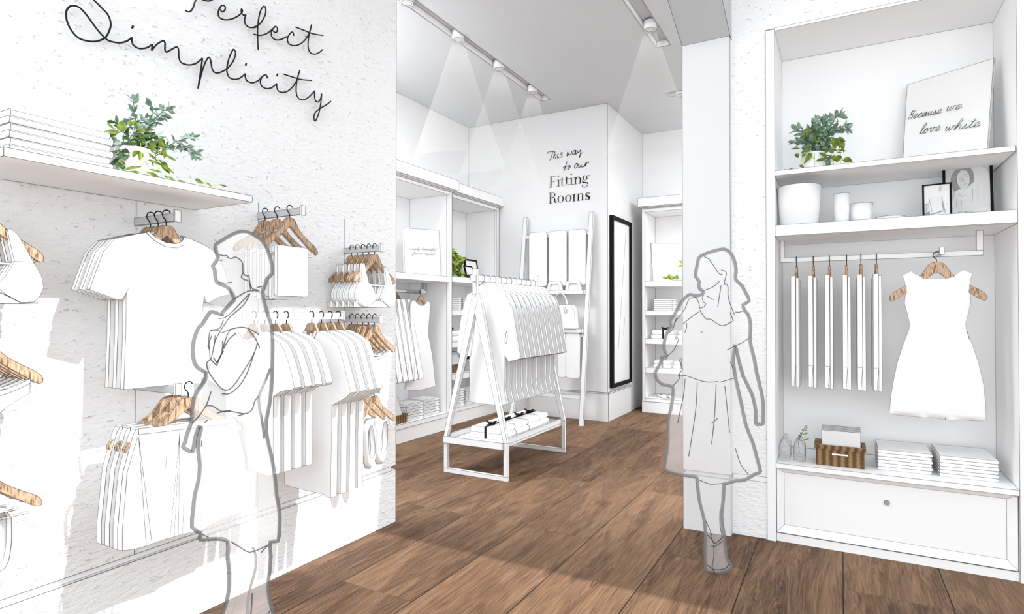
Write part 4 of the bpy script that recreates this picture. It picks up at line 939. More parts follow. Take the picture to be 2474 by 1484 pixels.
tq = lambda a, b_: tuple(at(1860+a*.1011, 1000+b_*.1011, 'Y', 3.893))
m = MB().tube([(-.2175, 3.893, .500), tq(684, 680), tq(720, 560), tq(800, 410), tq(848, 300), tq(890, 285)], .0016, 6)
for s_, e_, wd in (((700, 655), (960, 592), .0055), ((770, 500), (925, 465), .0050), ((820, 415), (890, 378), .0045), ((845, 355), (912, 325), .0045), ((745, 495), (740, 435), .010), ((715, 548), (695, 490), .010), ((800, 410), (762, 378), .006), ((720, 600), (905, 522), .002), ((700, 600), (638, 602), .003), ((800, 460), (908, 432), .0016)):
    A = Vector(tq(*s_)); B = Vector(tq(*e_)); leaf(m, A, B-A, (0, -1, .5), (B-A).length, wd, 1, 0)
m.build('sprig', ['black_wire', 'leaf_olive'], tw, lr=0)
# basket
bk_ = thing('wicker_basket', 'brown wicker basket with a white handle tag on the cabinet worktop', 'basket', (-.01, 3.93, .4555))
z = .4555; m = MB(); x0, x1, y0, y1, h = -.130, .112, 3.850, 4.010, .095
m.box(x0, x1, y0, y0+.008, z, z+h, line=False); m.box(x0, x1, y1-.008, y1, z, z+h, line=False); m.box(x0, x0+.008, y0+.008, y1-.008, z, z+h, line=False); m.box(x1-.008, x1, y0+.008, y1-.008, z, z+h, line=False); m.box(x0+.008, x1-.008, y0+.008, y1-.008, z, z+.008, line=False)
m.build('basket_body', 'wicker', bk_, lr=0)
m = MB()
m.box(x0-.008, x1+.008, y0-.008, y0+.004, z+h, z+h+.022, line=False); m.box(x0-.008, x1+.008, y1-.004, y1+.008, z+h, z+h+.022, line=False); m.box(x0-.008, x0+.03, y0+.004, y1-.004, z+h, z+h+.022, line=False); m.box(x1-.012, x1+.008, y0+.004, y1-.004, z+h, z+h+.022, line=False)
m.build('rim', 'wicker', bk_, lr=0)
MB().box(-.048, .032, y0-.004, y0-.0005, z+.063, z+.073).build('handle_tag', 'rail_white', bk_, lr=.0006)
for i in range(6):
    y = 3.872+i*.0165; zz = z+.010
    m = MB().poly([(-.098, y, zz), (.094, y, zz), (.094, y+.004, .652+i*.0030), (-.1005+i*.0008, y+.004, .652+i*.0030)], (0, .0045, 0))
    tag(m.build('white_card', ['lacquer', 'line'], lr=.0009), 'pale card standing in the wicker basket, %s of six' % ['front', 'second', 'third', 'fourth', 'fifth', 'rear'][i], 'card', 'cards standing in the wicker basket')
def fold_stack(x0, x1, y0, y1, z, n, h, lab, grp, lr=.0009, name='folded_towel', bulge=.006, mat='white_fabric', axis='Y'):
    for i in range(n):
        o_ = 'lowest' if i == 0 else 'topmost' if i == n-1 else ['second', 'third', 'fourth', 'fifth', 'sixth'][i-1]+' from below'
        t = thing(name, 'white folded garment, %s %s' % (o_, lab), 'folded garment', ((x0+x1)/2, (y0+y1)/2, z+i*h), grp)
        z0 = z+i*h; hh = h*.96
        j = (.003 if i % 2 else -.001)
        if axis == 'Y': pts = [(x0, z0), (x1-hh*.5+j, z0), (x1-hh*.12+j, z0+hh*.14), (x1+j, z0+hh*.42), (x1-hh*.1+j, z0+hh*.75), (x1-hh*.6+j, z0+hh), (x0+.002, z0+hh)]; m = MB().prism('Y', y0, y1, pts)
        else: pts = [(y0, z0), (y1-hh*.5+j, z0), (y1-hh*.12+j, z0+hh*.14), (y1+j, z0+hh*.42), (y1-hh*.1+j, z0+hh*.75), (y1-hh*.6+j, z0+hh), (y0+.002, z0+hh)]; m = MB().prism('X', x0, x1, pts)
        m.build('cloth', [mat, 'line'], t, lr=lr, ang=55)
        if axis == 'Y': MB().box(x0-.004, x0-.0002, y0+.006, y1-.05, z0+hh*.35, z0+hh*.62).build('inner_fold', [mat, 'line'], t, lr=lr*.45)
        else: MB().box(x1+.0002, x1+.003, y0-.002, y1-.25*(y1-y0), z0+hh*.35, z0+hh*.62).build('inner_fold', [mat, 'line'], t, lr=lr*.45)
fold_stack(.178, .427, 3.895, 4.195, .4555, 6, .0185, 'in the left stack on the cabinet worktop', 'left stack on the cabinet worktop')
fold_stack(.457, .708, 3.890, 4.205, .4555, 6, .0185, 'in the right stack on the cabinet worktop', 'right stack on the cabinet worktop')
# ================================================================ back shop
LB = .0018
def back_unit(label, xf, y0, y1, xb, zc0, zc1, zf, base, shelves, divider=True):
    t = thing('wall_cabinet', label, 'cabinet', (xf, (y0+y1)/2, 0), 'tall cabinets on the back shop left wall')
    MB().box(xb-.02, xb, y0-.05, y1+.055, 0, zc0).build('back_panel', 'white_paint', t, lr=0)
    MB().box(xb, xf, y1, y1+.055, 0, zc0-.022).build('side_panel', 'white_paint', t, lr=LB)
    MB().box(xb, xf, y0-.055, y0, 0, zc0-.022).build('side_panel', 'white_paint', t, lr=LB)
    MB().box(xb, xf, y0, y1, zf, zc0-.022).build('frieze', 'white_paint', t, lr=LB)
    m = MB().box(xb-.015, xf+.060, y0-.06, y1+.112, zc0, zc1); m.box(xb-.015, xf+.035, y0-.06, y1+.09, zc0-.012, zc0-.0001); m.box(xb-.015, xf+.018, y0-.06, y1+.072, zc0-.022, zc0-.0121)
    m.build('cornice', 'white_paint', t, lr=LB)
    MB().box(xb, xf, y0, y1, base-.046, base).build('base_shelf', 'white_paint', t, lr=LB)
    MB().box(xb, xf-.004, y0, y1, 0, base-.0461).build('plinth', 'white_paint', t, lr=LB)
    for z in shelves: MB().box(xb, xf-.001, y0, y1, z-.066, z).build('shelf', 'white_paint', t, lr=LB)
    m = MB(); m.tube([(xb+.001, y1-.001, base), (xb+.001, y1-.001, zf)], LB, 4); m.tube([(xf-.035, y1-.001, base), (xf-.035, y1-.001, zf)], LB, 4); m.build('seam', 'line', t, lr=0)
    return t
back_unit('white wall cabinet with cornice beside the left wall end holding hanging clothes', -3.91, 3.45, 5.581, -4.483, 2.733, 2.849, 2.676, .192, (1.739,))
back_unit('white wall cabinet with cornice behind the clothing rack with stacked shelves', -4.01, 5.785, 6.826, -4.500, 2.752, 2.864, 2.692, .192, (1.757, 1.360, .980, .595))
# unit 1 contents
t = thing('leaning_print', 'white print reading Simply beautiful forever stylish leaning in the back left cabinet', 'print', (-4.1, 5.2, 1.74))
X_ = -3.965; bp = [at(978.5, 656, 'X', X_), at(1064.8, 665.5, 'X', X_), at(1060, 557, 'X', X_-.065), at(975, 551, 'X', X_-.065)]
for p in bp[:2]: p.z = 1.741
nb_ = (bp[1]-bp[0]).cross(bp[3]-bp[0]).normalized(); bp[2] = on(1060, 557, bp[0], nb_)
MB().poly(bp, (-.022, 0, 0)).build('board', ['white_paint', 'line'], t, lr=LB)
n_ = (bp[1]-bp[0]).cross(bp[3]-bp[0]).normalized(); n_ = n_ if n_.x > 0 else -n_
m = MB(); f7 = lambda a, b_: (950+a*.11722, 560+b_*.11725)
for txt, s_, e_, h_ in (('Simply', (300, 360), (545, 378), 42), ('beautiful,', (580, 370), (890, 388), 42), ('forever', (392, 468), (610, 470), 42), ('stylish', (640, 470), (855, 482), 42)):
    p0 = on(*f7(*s_), bp[0]+n_*.005, n_); p1 = on(*f7(*e_), bp[0]+n_*.005, n_); up_ = on(*f7(s_[0]+6, s_[1]-h_*.62), bp[0]+n_*.005, n_)-p0
    script(m, txt, p0, (p1-p0)/sum(ADV.get(c, .5) for c in txt), up_, 1.0, .0013, .2)
m.build('lettering', 'ink_grey', t, lr=0)
vase(-4.02, 4.66, 1.7395, .060, .085, .030, 'bowl', 'shallow white dish on the back left cabinet shelf beside the print', 'bowl', lr=LB)
hb = thing('hanging_bar', 'white hanging bar inside the back left cabinet', 'clothes rail', (-4.2, 4.6, 1.56))
MB().box(-4.215, -4.185, 3.47, 5.53, 1.548, 1.582).build('bar', 'rail_white', hb, lr=LB); MB().box(-4.22, -4.19, 5.47, 5.53, 1.5825, 1.6725).build('bracket', 'rail_grey', hb, lr=LB)
a_ = MB().box(-4.1845, -3.985, 5.165, 5.185, 1.545, 1.570); a_.box(-3.985, -3.975, 5.150, 5.20, 1.535, 1.585)
hb2 = a_.build('face_out_arm', 'rail_grey', hb, lr=LB)
# dress and pleated garments
hanger_at('X', -3.993, 5.165, 1.508, 'wooden hanger with black hook carrying the long dress in the back cabinet', None, bar=False, lr=LB, hook='tall', hh=.064)
f8 = lambda L_: [(950+a*.12127, 680+b_*.12129) for a, b_ in L_]
dw = [(340, 415), (390, 375), (430, 410), (480, 460), (530, 483), (585, 480), (625, 440), (665, 390), (710, 425), (708, 520), (700, 700), (675, 960), (678, 1080), (720, 1280), (760, 1500)]
f9 = lambda L_: [(960+a*.14822, 860+b_*.14825) for a, b_ in L_]
dl = f8(dw) + f9([(605, 495), (490, 520), (435, 540), (345, 555), (200, 565), (120, 555), (130, 370)]) + f8([(250, 1500), (320, 900)])
t = thing('sleeveless_dress', 'long white sleeveless dress hanging in the back left cabinet', 'dress', (-4.0, 5.2, 1.0))
MB().prism('X', -4.00, -3.985, pl('X', -4.0, dl)).build('dress_body', ['white_fabric', 'line'], t, lr=LB*.9, ang=26)
for i in range(6):
    y = 5.02-i*.085; o_ = ['rightmost', 'second from the right', 'third from the right', 'fourth from the right', 'fifth from the right', 'leftmost'][i]
    hanger_at('Y', y, -4.2, 1.520, 'wooden hanger of the %s trousers in the back left cabinet' % o_, 'hangers in the back left cabinet', bar=False, lr=LB)
    t = thing('folded_trousers', 'white trousers hanging in the back left cabinet, %s' % o_, 'trousers', (-4.2, y, 1.0), 'trousers in the back left cabinet')
    m = MB()
    xa, xb_ = -4.33, -4.04
    m.add([(xa, y-.028, 1.47), (xb_, y-.028, 1.47), (xb_, y+.022, 1.47), (xa, y+.022, 1.47), (xa+.06, y-.040, .62), (xb_+.17, y-.040, .62), (xb_+.17, y+.035, .64), (xa+.06, y+.035, .64)],
          [(0, 1, 2, 3), (7, 6, 5, 4), (0, 4, 5, 1), (1, 5, 6, 2), (2, 6, 7, 3), (3, 7, 4, 0)])
    x_ = xb_+.0005
    m.tube([(x_+.140, y+.0, .80), (x_+.171, y-.036, .622)], LB*.8, 4, 1); m.tube([(x_+.134, y-.035, .80), (x_+.134, y+.035, .80)], LB*.8, 4, 1)
    m.build('trouser_leg', ['white_fabric', 'line'], t, lr=LB*.9)
fold_stack(-4.22, -3.985, 5.20, 5.50, .1925, 6, .030, 'in the right stack in the back left cabinet', 'right stack in the back left cabinet', LB, axis='X')
fold_stack(-4.20, -3.965, 4.89, 5.185, .1925, 6, .029, 'in the left stack in the back left cabinet', 'left stack in the back left cabinet', LB, axis='X')
def basket(x0, x1, y0, y1, z, h, label, card=None):
    t = thing('wicker_basket', label, 'basket', ((x0+x1)/2, (y0+y1)/2, z))
    m = MB().box(x0, x1, y0, y1, z, z+h*.75, line=False); m.build('basket_body', 'wicker', t, lr=0)
    m = MB().box(x0-.008, x1+.008, y0-.008, y0+.012, z+h*.7501, z+h, line=False); m.box(x0-.008, x1+.008, y1-.012, y1+.008, z+h*.7501, z+h, line=False)
    m.box(x0-.008, x0+.012, y0+.012, y1-.012, z+h*.7501, z+h, line=False); m.box(x1-.012, x1+.008, y0+.012, y1-.012, z+h*.7501, z+h, line=False); m.build('rim', 'wicker', t, lr=0)
    return t
basket(-4.06, -3.935, 4.50, 4.868, .1925, .09, 'brown wicker basket on the base of the back left cabinet')
def cards(x0, x1, y0, y1, z, h, n, lab, g):
    for i in range(n):
        x = x1-.02-i*.02
        tag(MB().poly([(x, y0, z), (x, y1, z), (x-.06, y1-.02, z+h), (x-.06, y0-.02, z+h)], (-.006, 0, 0)).build('white_card', ['lacquer', 'line'], lr=LB*.7), 'pale card standing in the wicker basket %s, %s' % (lab, ['front', 'middle', 'rear'][i]), 'card', g)
cards(-4.06, -3.95, 4.53, 4.84, .262, .19, 3, 'of the back left cabinet', 'cards in the back left basket')
# unit 2 contents
pb = potted(-4.20, 5.97, 1.7575, .07, .085, .20, 'green trailing plant in a white pot in the back cabinet behind the rack')
rnd = random.Random(3); fo = MB()
for _ in range(80):
    k = rnd.random(); c = Vector((-4.16+rnd.uniform(-.02, .08), 5.97+rnd.uniform(-.10, .13), 1.78+k*.28)); leaf(fo, c, (.5, rnd.uniform(-1, 1), rnd.uniform(-1, .6)), (1, rnd.uniform(-.5, .5), .5), .085, .045, rnd.choice((0, 0, 1)))
for _ in range(34):
    c = Vector((-4.05, 6.0+rnd.random()*.36, 1.765+rnd.random()*.02)); leaf(fo, c, (rnd.uniform(-.2, .3), rnd.uniform(-1, 1), .1), (1, 0, .6), .08, .04, rnd.choice((0, 1)))
fo.build('foliage', ['leaf_lime', 'leaf_olive'], pb, lr=0)
def frame_x(x, y0, y1, z0, z1, w, label, lean=.05):
    t = thing('picture_frame', label, 'picture frame', (x, (y0+y1)/2, z0), 'black picture frames in the back cabinet')
    v = lambda a, b_, d=0: Vector((x-lean*(b_-z0)/(z1-z0)+d, a, b_))
    m = MB()
    for a0, a1, b0, b1 in ((y0, y1, z0, z0+w), (y0, y1, z1-w, z1), (y0, y0+w, z0+w, z1-w), (y1-w, y1, z0+w, z1-w)): m.poly([v(a0, b0), v(a1, b0), v(a1, b1), v(a0, b1)], (-.02, 0, 0), line=False)
    m.build('frame', 'black', t, lr=0); MB().poly([v(y0+w, z0+w, -.006), v(y1-w, z0+w, -.006), v(y1-w, z1-w, -.006), v(y0+w, z1-w, -.006)], (-.005, 0, 0), line=False).build('white_sheet', 'white_paint', t, lr=0)
frame_x(-4.22, 6.44, 6.74, 1.7575, 2.03, .022, 'larger black frame with a blank sheet in the back cabinet behind the rack')
frame_x(-4.12, 6.285, 6.47, 1.7575, 1.93, .017, 'smaller black frame with a blank sheet in the back cabinet behind the rack')
fold_stack(-4.34, -4.10, 5.80, 6.12, 1.3605, 6, .025, 'in the left upper stack behind the rack', 'upper left stack behind the rack', LB, axis='X')
fold_stack(-4.34, -4.10, 6.15, 6.45, 1.3605, 6, .025, 'in the right upper stack behind the rack', 'upper right stack behind the rack', LB, axis='X')
def bow(m, c, u, w, s, mi=0):
    """little ribbon bow: loops and tails"""
    c = Vector(c); u = Vector(u).normalized(); w = Vector(w).normalized(); up = Vector((0, 0, 1))
    for sg_ in (1, -1):
        m.poly([c, c+(u*sg_*.9+w*.35+up*.45)*s, c+(u*sg_*1.05+up*.75)*s, c+(u*sg_*.55-w*.2+up*.75)*s], w*s*.22, mi, line=False)
        m.poly([c, c+(u*sg_*.5+w*.8+up*.25)*s, c+(u*sg_*.85+w*.75+up*.15)*s, c+(u*sg_*.35+w*.2)*s], up*s*.12, mi, line=False)
        m.poly([c, c+(u*sg_*.3-w*.9+up*.15)*s, c+(u*sg_*.65-w*.85+up*.1)*s, c+(u*sg_*.3-w*.1)*s], up*s*.12, mi, line=False)
    m.poly([c+(-u*.22-w*.2)*s, c+(u*.22-w*.2)*s, c+(u*.22+w*.2)*s, c+(-u*.22+w*.2)*s], up*s*.5, mi, line=False)
def gift(cx, cy, z, lx, ly, h, label, grp, lr=LB, ribbon_axis='Y', rib='ribbon'):
    """two-fold cloth bundle with a ribbon and bow"""
    t = thing('gift_bundle', label, 'gift', (cx, cy, z), grp); h2 = h/2
    for j, nm in enumerate(('lower_fold', 'upper_fold')):
        o = 0 if j else .012
        MB().prism('Y', cy-ly/2, cy+ly/2, rrect(cx-lx/2-(.0 if j else .012), cx+lx/2+o, z+j*h2+.0003, z+(j+1)*h2-.0003, h2*.48, 3)).build(nm, ['white_fabric', 'line'], t, lr=lr*.9, ang=60, smooth=False)
    m = MB(); g = .002
    m.box(cx-.010, cx+.010, cy-ly/2-g-.002, cy-ly/2-.0006, z+.0004, z+h+g, line=False); m.box(cx-.010, cx+.010, cy-ly/2-g, cy+ly/2+g, z+h+.0004, z+h+g+.0015, line=False); m.box(cx-.010, cx+.010, cy+ly/2+.0006, cy+ly/2+g+.002, z+.0004, z+h+g, line=False)
    m.build('ribbon_band', rib, t, lr=0); m = MB(); bow(m, (cx, cy-.03, z+h+g), (1, .3, 0), (-.3, 1, 0), .048); m.build('bow', rib, t, lr=0)
    return t
gift(-4.16, 5.98, .9805, .22, .30, .13, 'white gift bundle with dark bow on the middle shelf behind the rack, left one', 'gift bundles in the back cabinet')
basket(-4.28, -4.12, 5.82, 6.22, .5955, .10, 'brown wicker basket in the back cabinet behind the rack')
cards(-4.28, -4.13, 5.84, 6.20, .672, .17, 3, 'behind the rack', 'cards in the basket behind the rack')
gift(-4.24, 6.48, .5955, .20, .26, .13, 'white gift bundle with dark bow beside the basket behind the rack', 'gift bundles in the back cabinet')
fold_stack(-4.32, -4.07, 5.82, 6.13, .1925, 7, .030, 'in the left bottom stack behind the rack', 'bottom left stack behind the rack', LB, axis='X')
fold_stack(-4.32, -4.07, 6.17, 6.50, .1925, 6, .030, 'in the right bottom stack behind the rack', 'bottom right stack behind the rack', LB, axis='X')

# ---- far right cabinet
xf0, xf1 = -2.286, .2; YF2 = 7.80; YB2 = 8.30
t = thing('wall_cabinet', 'white cabinet with cornice at the far end partly hidden by the pillar', 'cabinet', (-1.2, 7.8, 0))
MB().box(xf0-.041, xf0, YF2, YB2, .1445, 2.715).build('side_panel', 'white_paint', t, lr=LB*1.2)
MB().box(xf1, xf1+.041, YF2, YB2, .1445, 2.715).build('side_panel', 'white_paint', t, lr=LB*1.2)
MB().box(xf0-.041, xf1+.041, YB2, YB2+.02, 0, 2.737).build('back_panel', 'white_paint', t, lr=0)
MB().box(xf0, xf1, YF2, YB2, 2.670, 2.715).build('frieze', 'white_paint', t, lr=LB*1.2)
m = MB().box(xf0-.08, xf1+.08, YF2-.06, YB2, 2.737, 2.852); m.box(xf0-.06, xf1+.06, YF2-.035, YB2, 2.7251, 2.7369); m.box(xf0-.05, xf1+.05, YF2-.02, YB2, 2.7151, 2.725); m.build('cornice', 'white_paint', t, lr=LB*1.2)
for z, h in ((1.745, .072), (1.357, .066), (.981, .070), (.597, .072), (.189, .044)): MB().box(xf0, xf1, YF2+.001, YB2, z-h, z).build('shelf', 'white_paint', t, lr=LB*1.2)
MB().box(xf0-.041, xf1+.041, YF2-.015, YB2, 0, .1444).build('plinth', 'white_paint', t, lr=LB*1.2)
m = MB(); m.tube([(xf0+.001, YB2-.001, .19), (xf0+.001, YB2-.001, 2.67)], LB, 4); m.build('seam', 'line', t, lr=0)
bp = [at(1578, 680, 'Y', 7.98), at(1652, 680, 'Y', 7.98), at(1652, 588, 'Y', 8.06), at(1573, 588, 'Y', 8.06)]
for p in bp[:2]: p.z = 1.746
t = thing('leaning_board', 'blank white board leaning on the upper shelf of the far cabinet', 'board', (-2.0, 8.0, 1.745)); MB().poly(bp, (-.012, .03, 0)).build('board', ['white_paint', 'line'], t, lr=LB*1.2)
pb = potted(-1.80, 7.885, 1.7455, .07, .08, .12, 'green plant mostly hidden by the pillar on the far cabinet shelf')
fo = MB()
for _ in range(26):
    c = Vector((-2.02+rnd.random()*.26, 7.86, 1.765+rnd.random()*.03)); leaf(fo, c, (rnd.uniform(-1, 1), -.2, .15), (0, -1, .6), .075, .035, 0)
for _ in range(12):
    c = Vector((-1.80+rnd.random()*.1, 7.86, 1.84+rnd.random()*.20)); leaf(fo, c, (rnd.uniform(-1, .3), -.2, rnd.uniform(-.5, .4)), (0, -1, .6), .08, .04, 0)
fo.build('foliage', ['leaf_lime', 'leaf_olive'], pb, lr=0)
fold_stack(-2.18, -1.93, 7.84, 8.14, 1.3575, 6, .026, 'in the stack on the far cabinet shelf', 'stack in the far cabinet', LB*1.1)
gift(-2.06, 7.98, .9815, .30, .26, .115, 'white gift bundle with black bow on the upper gift shelf of the far cabinet', 'gift bundles in the far cabinet')
gift(-1.72, 7.98, .9815, .28, .26, .115, 'white gift bundle behind the woman on the upper gift shelf of the far cabinet', 'gift bundles in the far cabinet')
gift(-2.07, 7.97, .5975, .22, .24, .10, 'black-bowed gift bundle on the lower gift shelf of the far cabinet, left one', 'gift bundles in the far cabinet')
gift(-1.82, 7.97, .5975, .20, .24, .10, 'black-bowed gift bundle on the lower gift shelf of the far cabinet, right one', 'gift bundles in the far cabinet')
# ballet flats standing on the base shelf
def flat_shoe(cx, cy, z, ang, label):
    t = thing('ballet_flat', label, 'shoe', (cx, cy, z), 'ballet flats in the far cabinet')
    out = cr_spline([(-.115, 0), (-.10, .030), (-.04, .030), (.03, .036), (.09, .036), (.125, .012), (.125, -.012), (.09, -.034), (.03, -.030), (-.04, -.026), (-.10, -.028)], 3, True)
    hole = cr_spline([(-.095, 0), (-.085, .018), (-.03, .020), (.03, .022), (.055, .0), (.03, -.02), (-.03, -.018), (-.085, -.016)], 4, True)
    ca, sa = math.cos(ang), math.sin(ang); W = lambda p, zz: (cx+p[0]*ca-p[1]*sa, cy+p[0]*sa+p[1]*ca, zz)
    m = MB().prism('Z', z, z+.006, [W(p, 0)[:2] for p in out]); m.build('sole', ['white_fabric', 'line'], t, lr=LB*1.0, ang=50)
    n = len(out); hl = []
    for p in out:
        q = min(hole, key=lambda h: (h[0]-p[0]*.6+.02)**2+(h[1]-p[1]*.6)**2); hl.append(q)
    v = [W(p, z+.0062) for p in out]+[W((p[0]*.97, p[1]*.98), z+.022) for p in out]+[W(q, z+(.052 if q[0] < -.06 else .040 if q[0] < .02 else .034)) for q in hl]
    m = MB().add(v, [(r*n+j, r*n+(j+1) % n, (r+1)*n+(j+1) % n, (r+1)*n+j) for r in (0, 1) for j in range(n)], line=False)
    m.tube([W(q, z+(.053 if q[0] < -.06 else .041 if q[0] < .02 else .035)) for q in hole], LB*.9, 4, 1, True); m.build('upper', ['white_fabric', 'line'], t, lr=0, smooth=True)
flat_shoe(-2.11, 7.97, .1895, 2.2, 'white ballet flat, left shoe of the pair on the base of the far cabinet')
flat_shoe(-1.99, 7.98, .1895, 2.0, 'white ballet flat, right shoe of the pair on the base of the far cabinet')

# ---- mirror on the fitting block
t = thing('wall_mirror', 'tall narrow wall mirror in a black frame on the side of the fitting-room block', 'mirror', (-2.45, 7.3, 1.4))
m = MB(); a0, a1, b0, b1, w = 6.965, 7.722, .402, 2.528, .045
zt0, zt1 = 2.515, 2.531
for y0, y1, z0, z1_ in ((a0, a1, b0, b0+w), (a0, a1, b1-w, b1), (a0, a0+w, b0+w, b1-w), (a1-w, a1, b0+w, b1-w)): m.box(-2.4855, -2.440, y0, y1, z0, z1_, line=False)
m.build('frame', 'black', t, lr=0)
MB().box(-2.470, -2.4655, a0+w, a1-w, b0+w, b1-w, line=False).build('glass', 'mirror_glass', t, lr=0)
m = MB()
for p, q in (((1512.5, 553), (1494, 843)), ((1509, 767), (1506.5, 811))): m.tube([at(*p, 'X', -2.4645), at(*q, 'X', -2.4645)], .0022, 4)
m.build('drawn_glint', 'line_soft', t, lr=0)  # highlights drawn onto the glass as thin strokes

# ---- wall lettering
t = thing('wall_lettering', 'black wall lettering reading This way to our Fitting Rooms', 'wall lettering', (-3.0, 6.897, 3.0))
YL = 6.896; g = lambda a, b_: at(1300+a*.11459, 340+b_*.11456, 'Y', YL)
m = MB()
hand = [[(205, 275), (198, 255), (225, 238), (290, 232), (350, 240)], [(310, 210), (300, 270), (270, 370), (240, 415)], [(360, 225), (340, 300), (322, 372)], [(322, 372), (350, 310), (375, 290), (378, 330), (362, 375), (385, 360)], [(425, 270), (410, 330), (415, 368), (440, 345)], [(448, 218), (452, 222)],
    [(520, 262), (500, 250), (480, 270), (500, 310), (498, 345), (465, 345)], [(622, 235), (615, 290), (608, 325), (640, 290), (655, 250), (655, 300), (690, 290), (710, 215)], [(800, 205), (765, 205), (730, 250), (735, 295), (770, 270), (800, 205), (790, 260), (795, 285), (815, 270)],
    [(828, 215), (835, 250), (860, 240), (900, 190)], [(900, 190), (895, 270), (872, 358), (875, 330), (900, 280), (932, 255)], [(608, 440), (590, 500), (555, 628)], [(525, 575), (570, 545), (660, 530)], [(640, 530), (625, 590), (640, 605), (670, 570), (680, 530), (650, 520)],
    [(820, 470), (775, 520), (770, 570), (790, 580), (830, 540), (838, 490), (800, 480), (830, 500), (865, 505)], [(865, 505), (855, 560), (875, 565), (915, 510), (905, 550), (945, 555)], [(945, 555), (985, 520), (1010, 460), (995, 545)], [(1000, 520), (1035, 460), (1065, 450), (1070, 470)]]
for st in hand: m.tube([g(*p) for p in cr_spline(st, 4)], .0042, 5)
m.build('handwritten_words', 'ink', t, lr=0)
m = MB(); TH = Vector((0, -.003, 0))
def pg(L_): m.poly([g(*p) for p in L_], TH, line=False)
def sl(x, y0, y1, w, k=-.10):
    """thick stem with slight perspective slope, from (x,y0) top to (x,y1) bottom"""
    pg([(x, y0), (x+w, y0-2), (x+w-4, y1-2), (x-4, y1)])
def bar_(x0, y0, x1, y1, w=6): pg([(x0, y0), (x1, y1), (x1, y1+w), (x0, y0+w)])
def bowl(cx, cy, rx, ry, t0, t1, a0=0, a1=360, sk_=-.12):
    n = 28; o = []; i_ = []
    for k in range(n+1):
        a = math.radians(a0+(a1-a0)*k/n); th = t1+(t0-t1)*abs(math.cos(a))**1.4
        ex, ey = math.cos(a), math.sin(a)
        o.append((cx+rx*ex, cy+ry*ey+rx*ex*sk_)); i_.append((cx+(rx-th)*ex, cy+(ry-t1)*ey+(rx-th)*ex*sk_))
    for k in range(n): pg([o[k], o[k+1], i_[k+1], i_[k]])
# F i t t i n g
sl(262, 758, 982, 24); bar_(235, 762, 385, 744); pg([(372, 748), (384, 746), (381, 792), (377, 770)]); bar_(285, 864, 338, 858, 6); pg([(340, 822), (344, 822), (341, 895), (336, 895), (334, 868), (318, 862), (334, 855)]); bar_(226, 988, 304, 976)
def dot(x, y, r): bowl(x, y, r, r*1.05, r*.99, r*.99)
for x0, yt, yb, yd in ((422, 826, 962, 750), (692, 790, 924, 708)):
    sl(x0, yt, yb, 22); bar_(x0-26, yt+8, x0+2, yt); bar_(x0-30, yb+3, x0+42, yb-6); dot(x0+8, yd, 15)
for x0, yt, yb in ((496, 778, 925), (592, 764, 915)):
    sl(x0, yt, yb, 20); bar_(x0-30, yt+42, x0+58, yt+32, 5); bowl(x0+26, yb-2, 31, 28, 10, 5, 20, 180)
sl(778, 776, 908, 22); bar_(750, 782, 782, 774); bar_(746, 918, 818, 908); sl(880, 790, 896, 22); bowl(846, 800, 44, 44, 20, 5, 180, 360); bar_(846, 906, 908, 896)
bowl(992, 784, 48, 50, 19, 6); bowl(1056, 742, 18, 14, 5, 5, 190, 330); dot(1072, 736, 10); bowl(985, 940, 60, 46, 10, 9, 0, 200); pg([(938, 862), (1000, 872), (1050, 880), (1056, 912), (1044, 920), (1030, 896), (960, 893), (934, 888)]); bowl(960, 855, 30, 34, 8, 5, 130, 250)
# R o o m s
sl(252, 1100, 1318, 25); bar_(224, 1104, 300, 1094); bar_(222, 1326, 302, 1314); bowl(300, 1146, 62, 52, 24, 5, -90, 90); bar_(278, 1196, 308, 1193, 5); pg([(300, 1196), (330, 1198), (362, 1225), (366, 1290), (392, 1306), (392, 1312), (364, 1314), (344, 1296), (340, 1226)])
bowl(476, 1232, 66, 74, 25, 5); bowl(638, 1216, 66, 74, 25, 5)
sl(748, 1132, 1272, 24); bar_(726, 1142, 756, 1132); bar_(724, 1280, 790, 1270); sl(838, 1150, 1262, 24); bowl(806, 1158, 56, 38, 22, 5, 190, 360); bar_(818, 1268, 880, 1258); sl(928, 1140, 1252, 24); bowl(896, 1146, 56, 38, 22, 5, 190, 360); bar_(906, 1258, 968, 1246)
pg([(1084, 1096), (1088, 1134), (1078, 1118), (1050, 1102), (1026, 1112), (1024, 1132), (1050, 1152), (1085, 1168), (1098, 1196), (1090, 1232), (1050, 1250), (1018, 1240), (1000, 1250), (998, 1206), (1012, 1228), (1044, 1242), (1066, 1224), (1062, 1204), (1010, 1174), (998, 1146), (1006, 1112), (1040, 1094), (1074, 1102)])
m.build('printed_words', 'ink', t, lr=0)

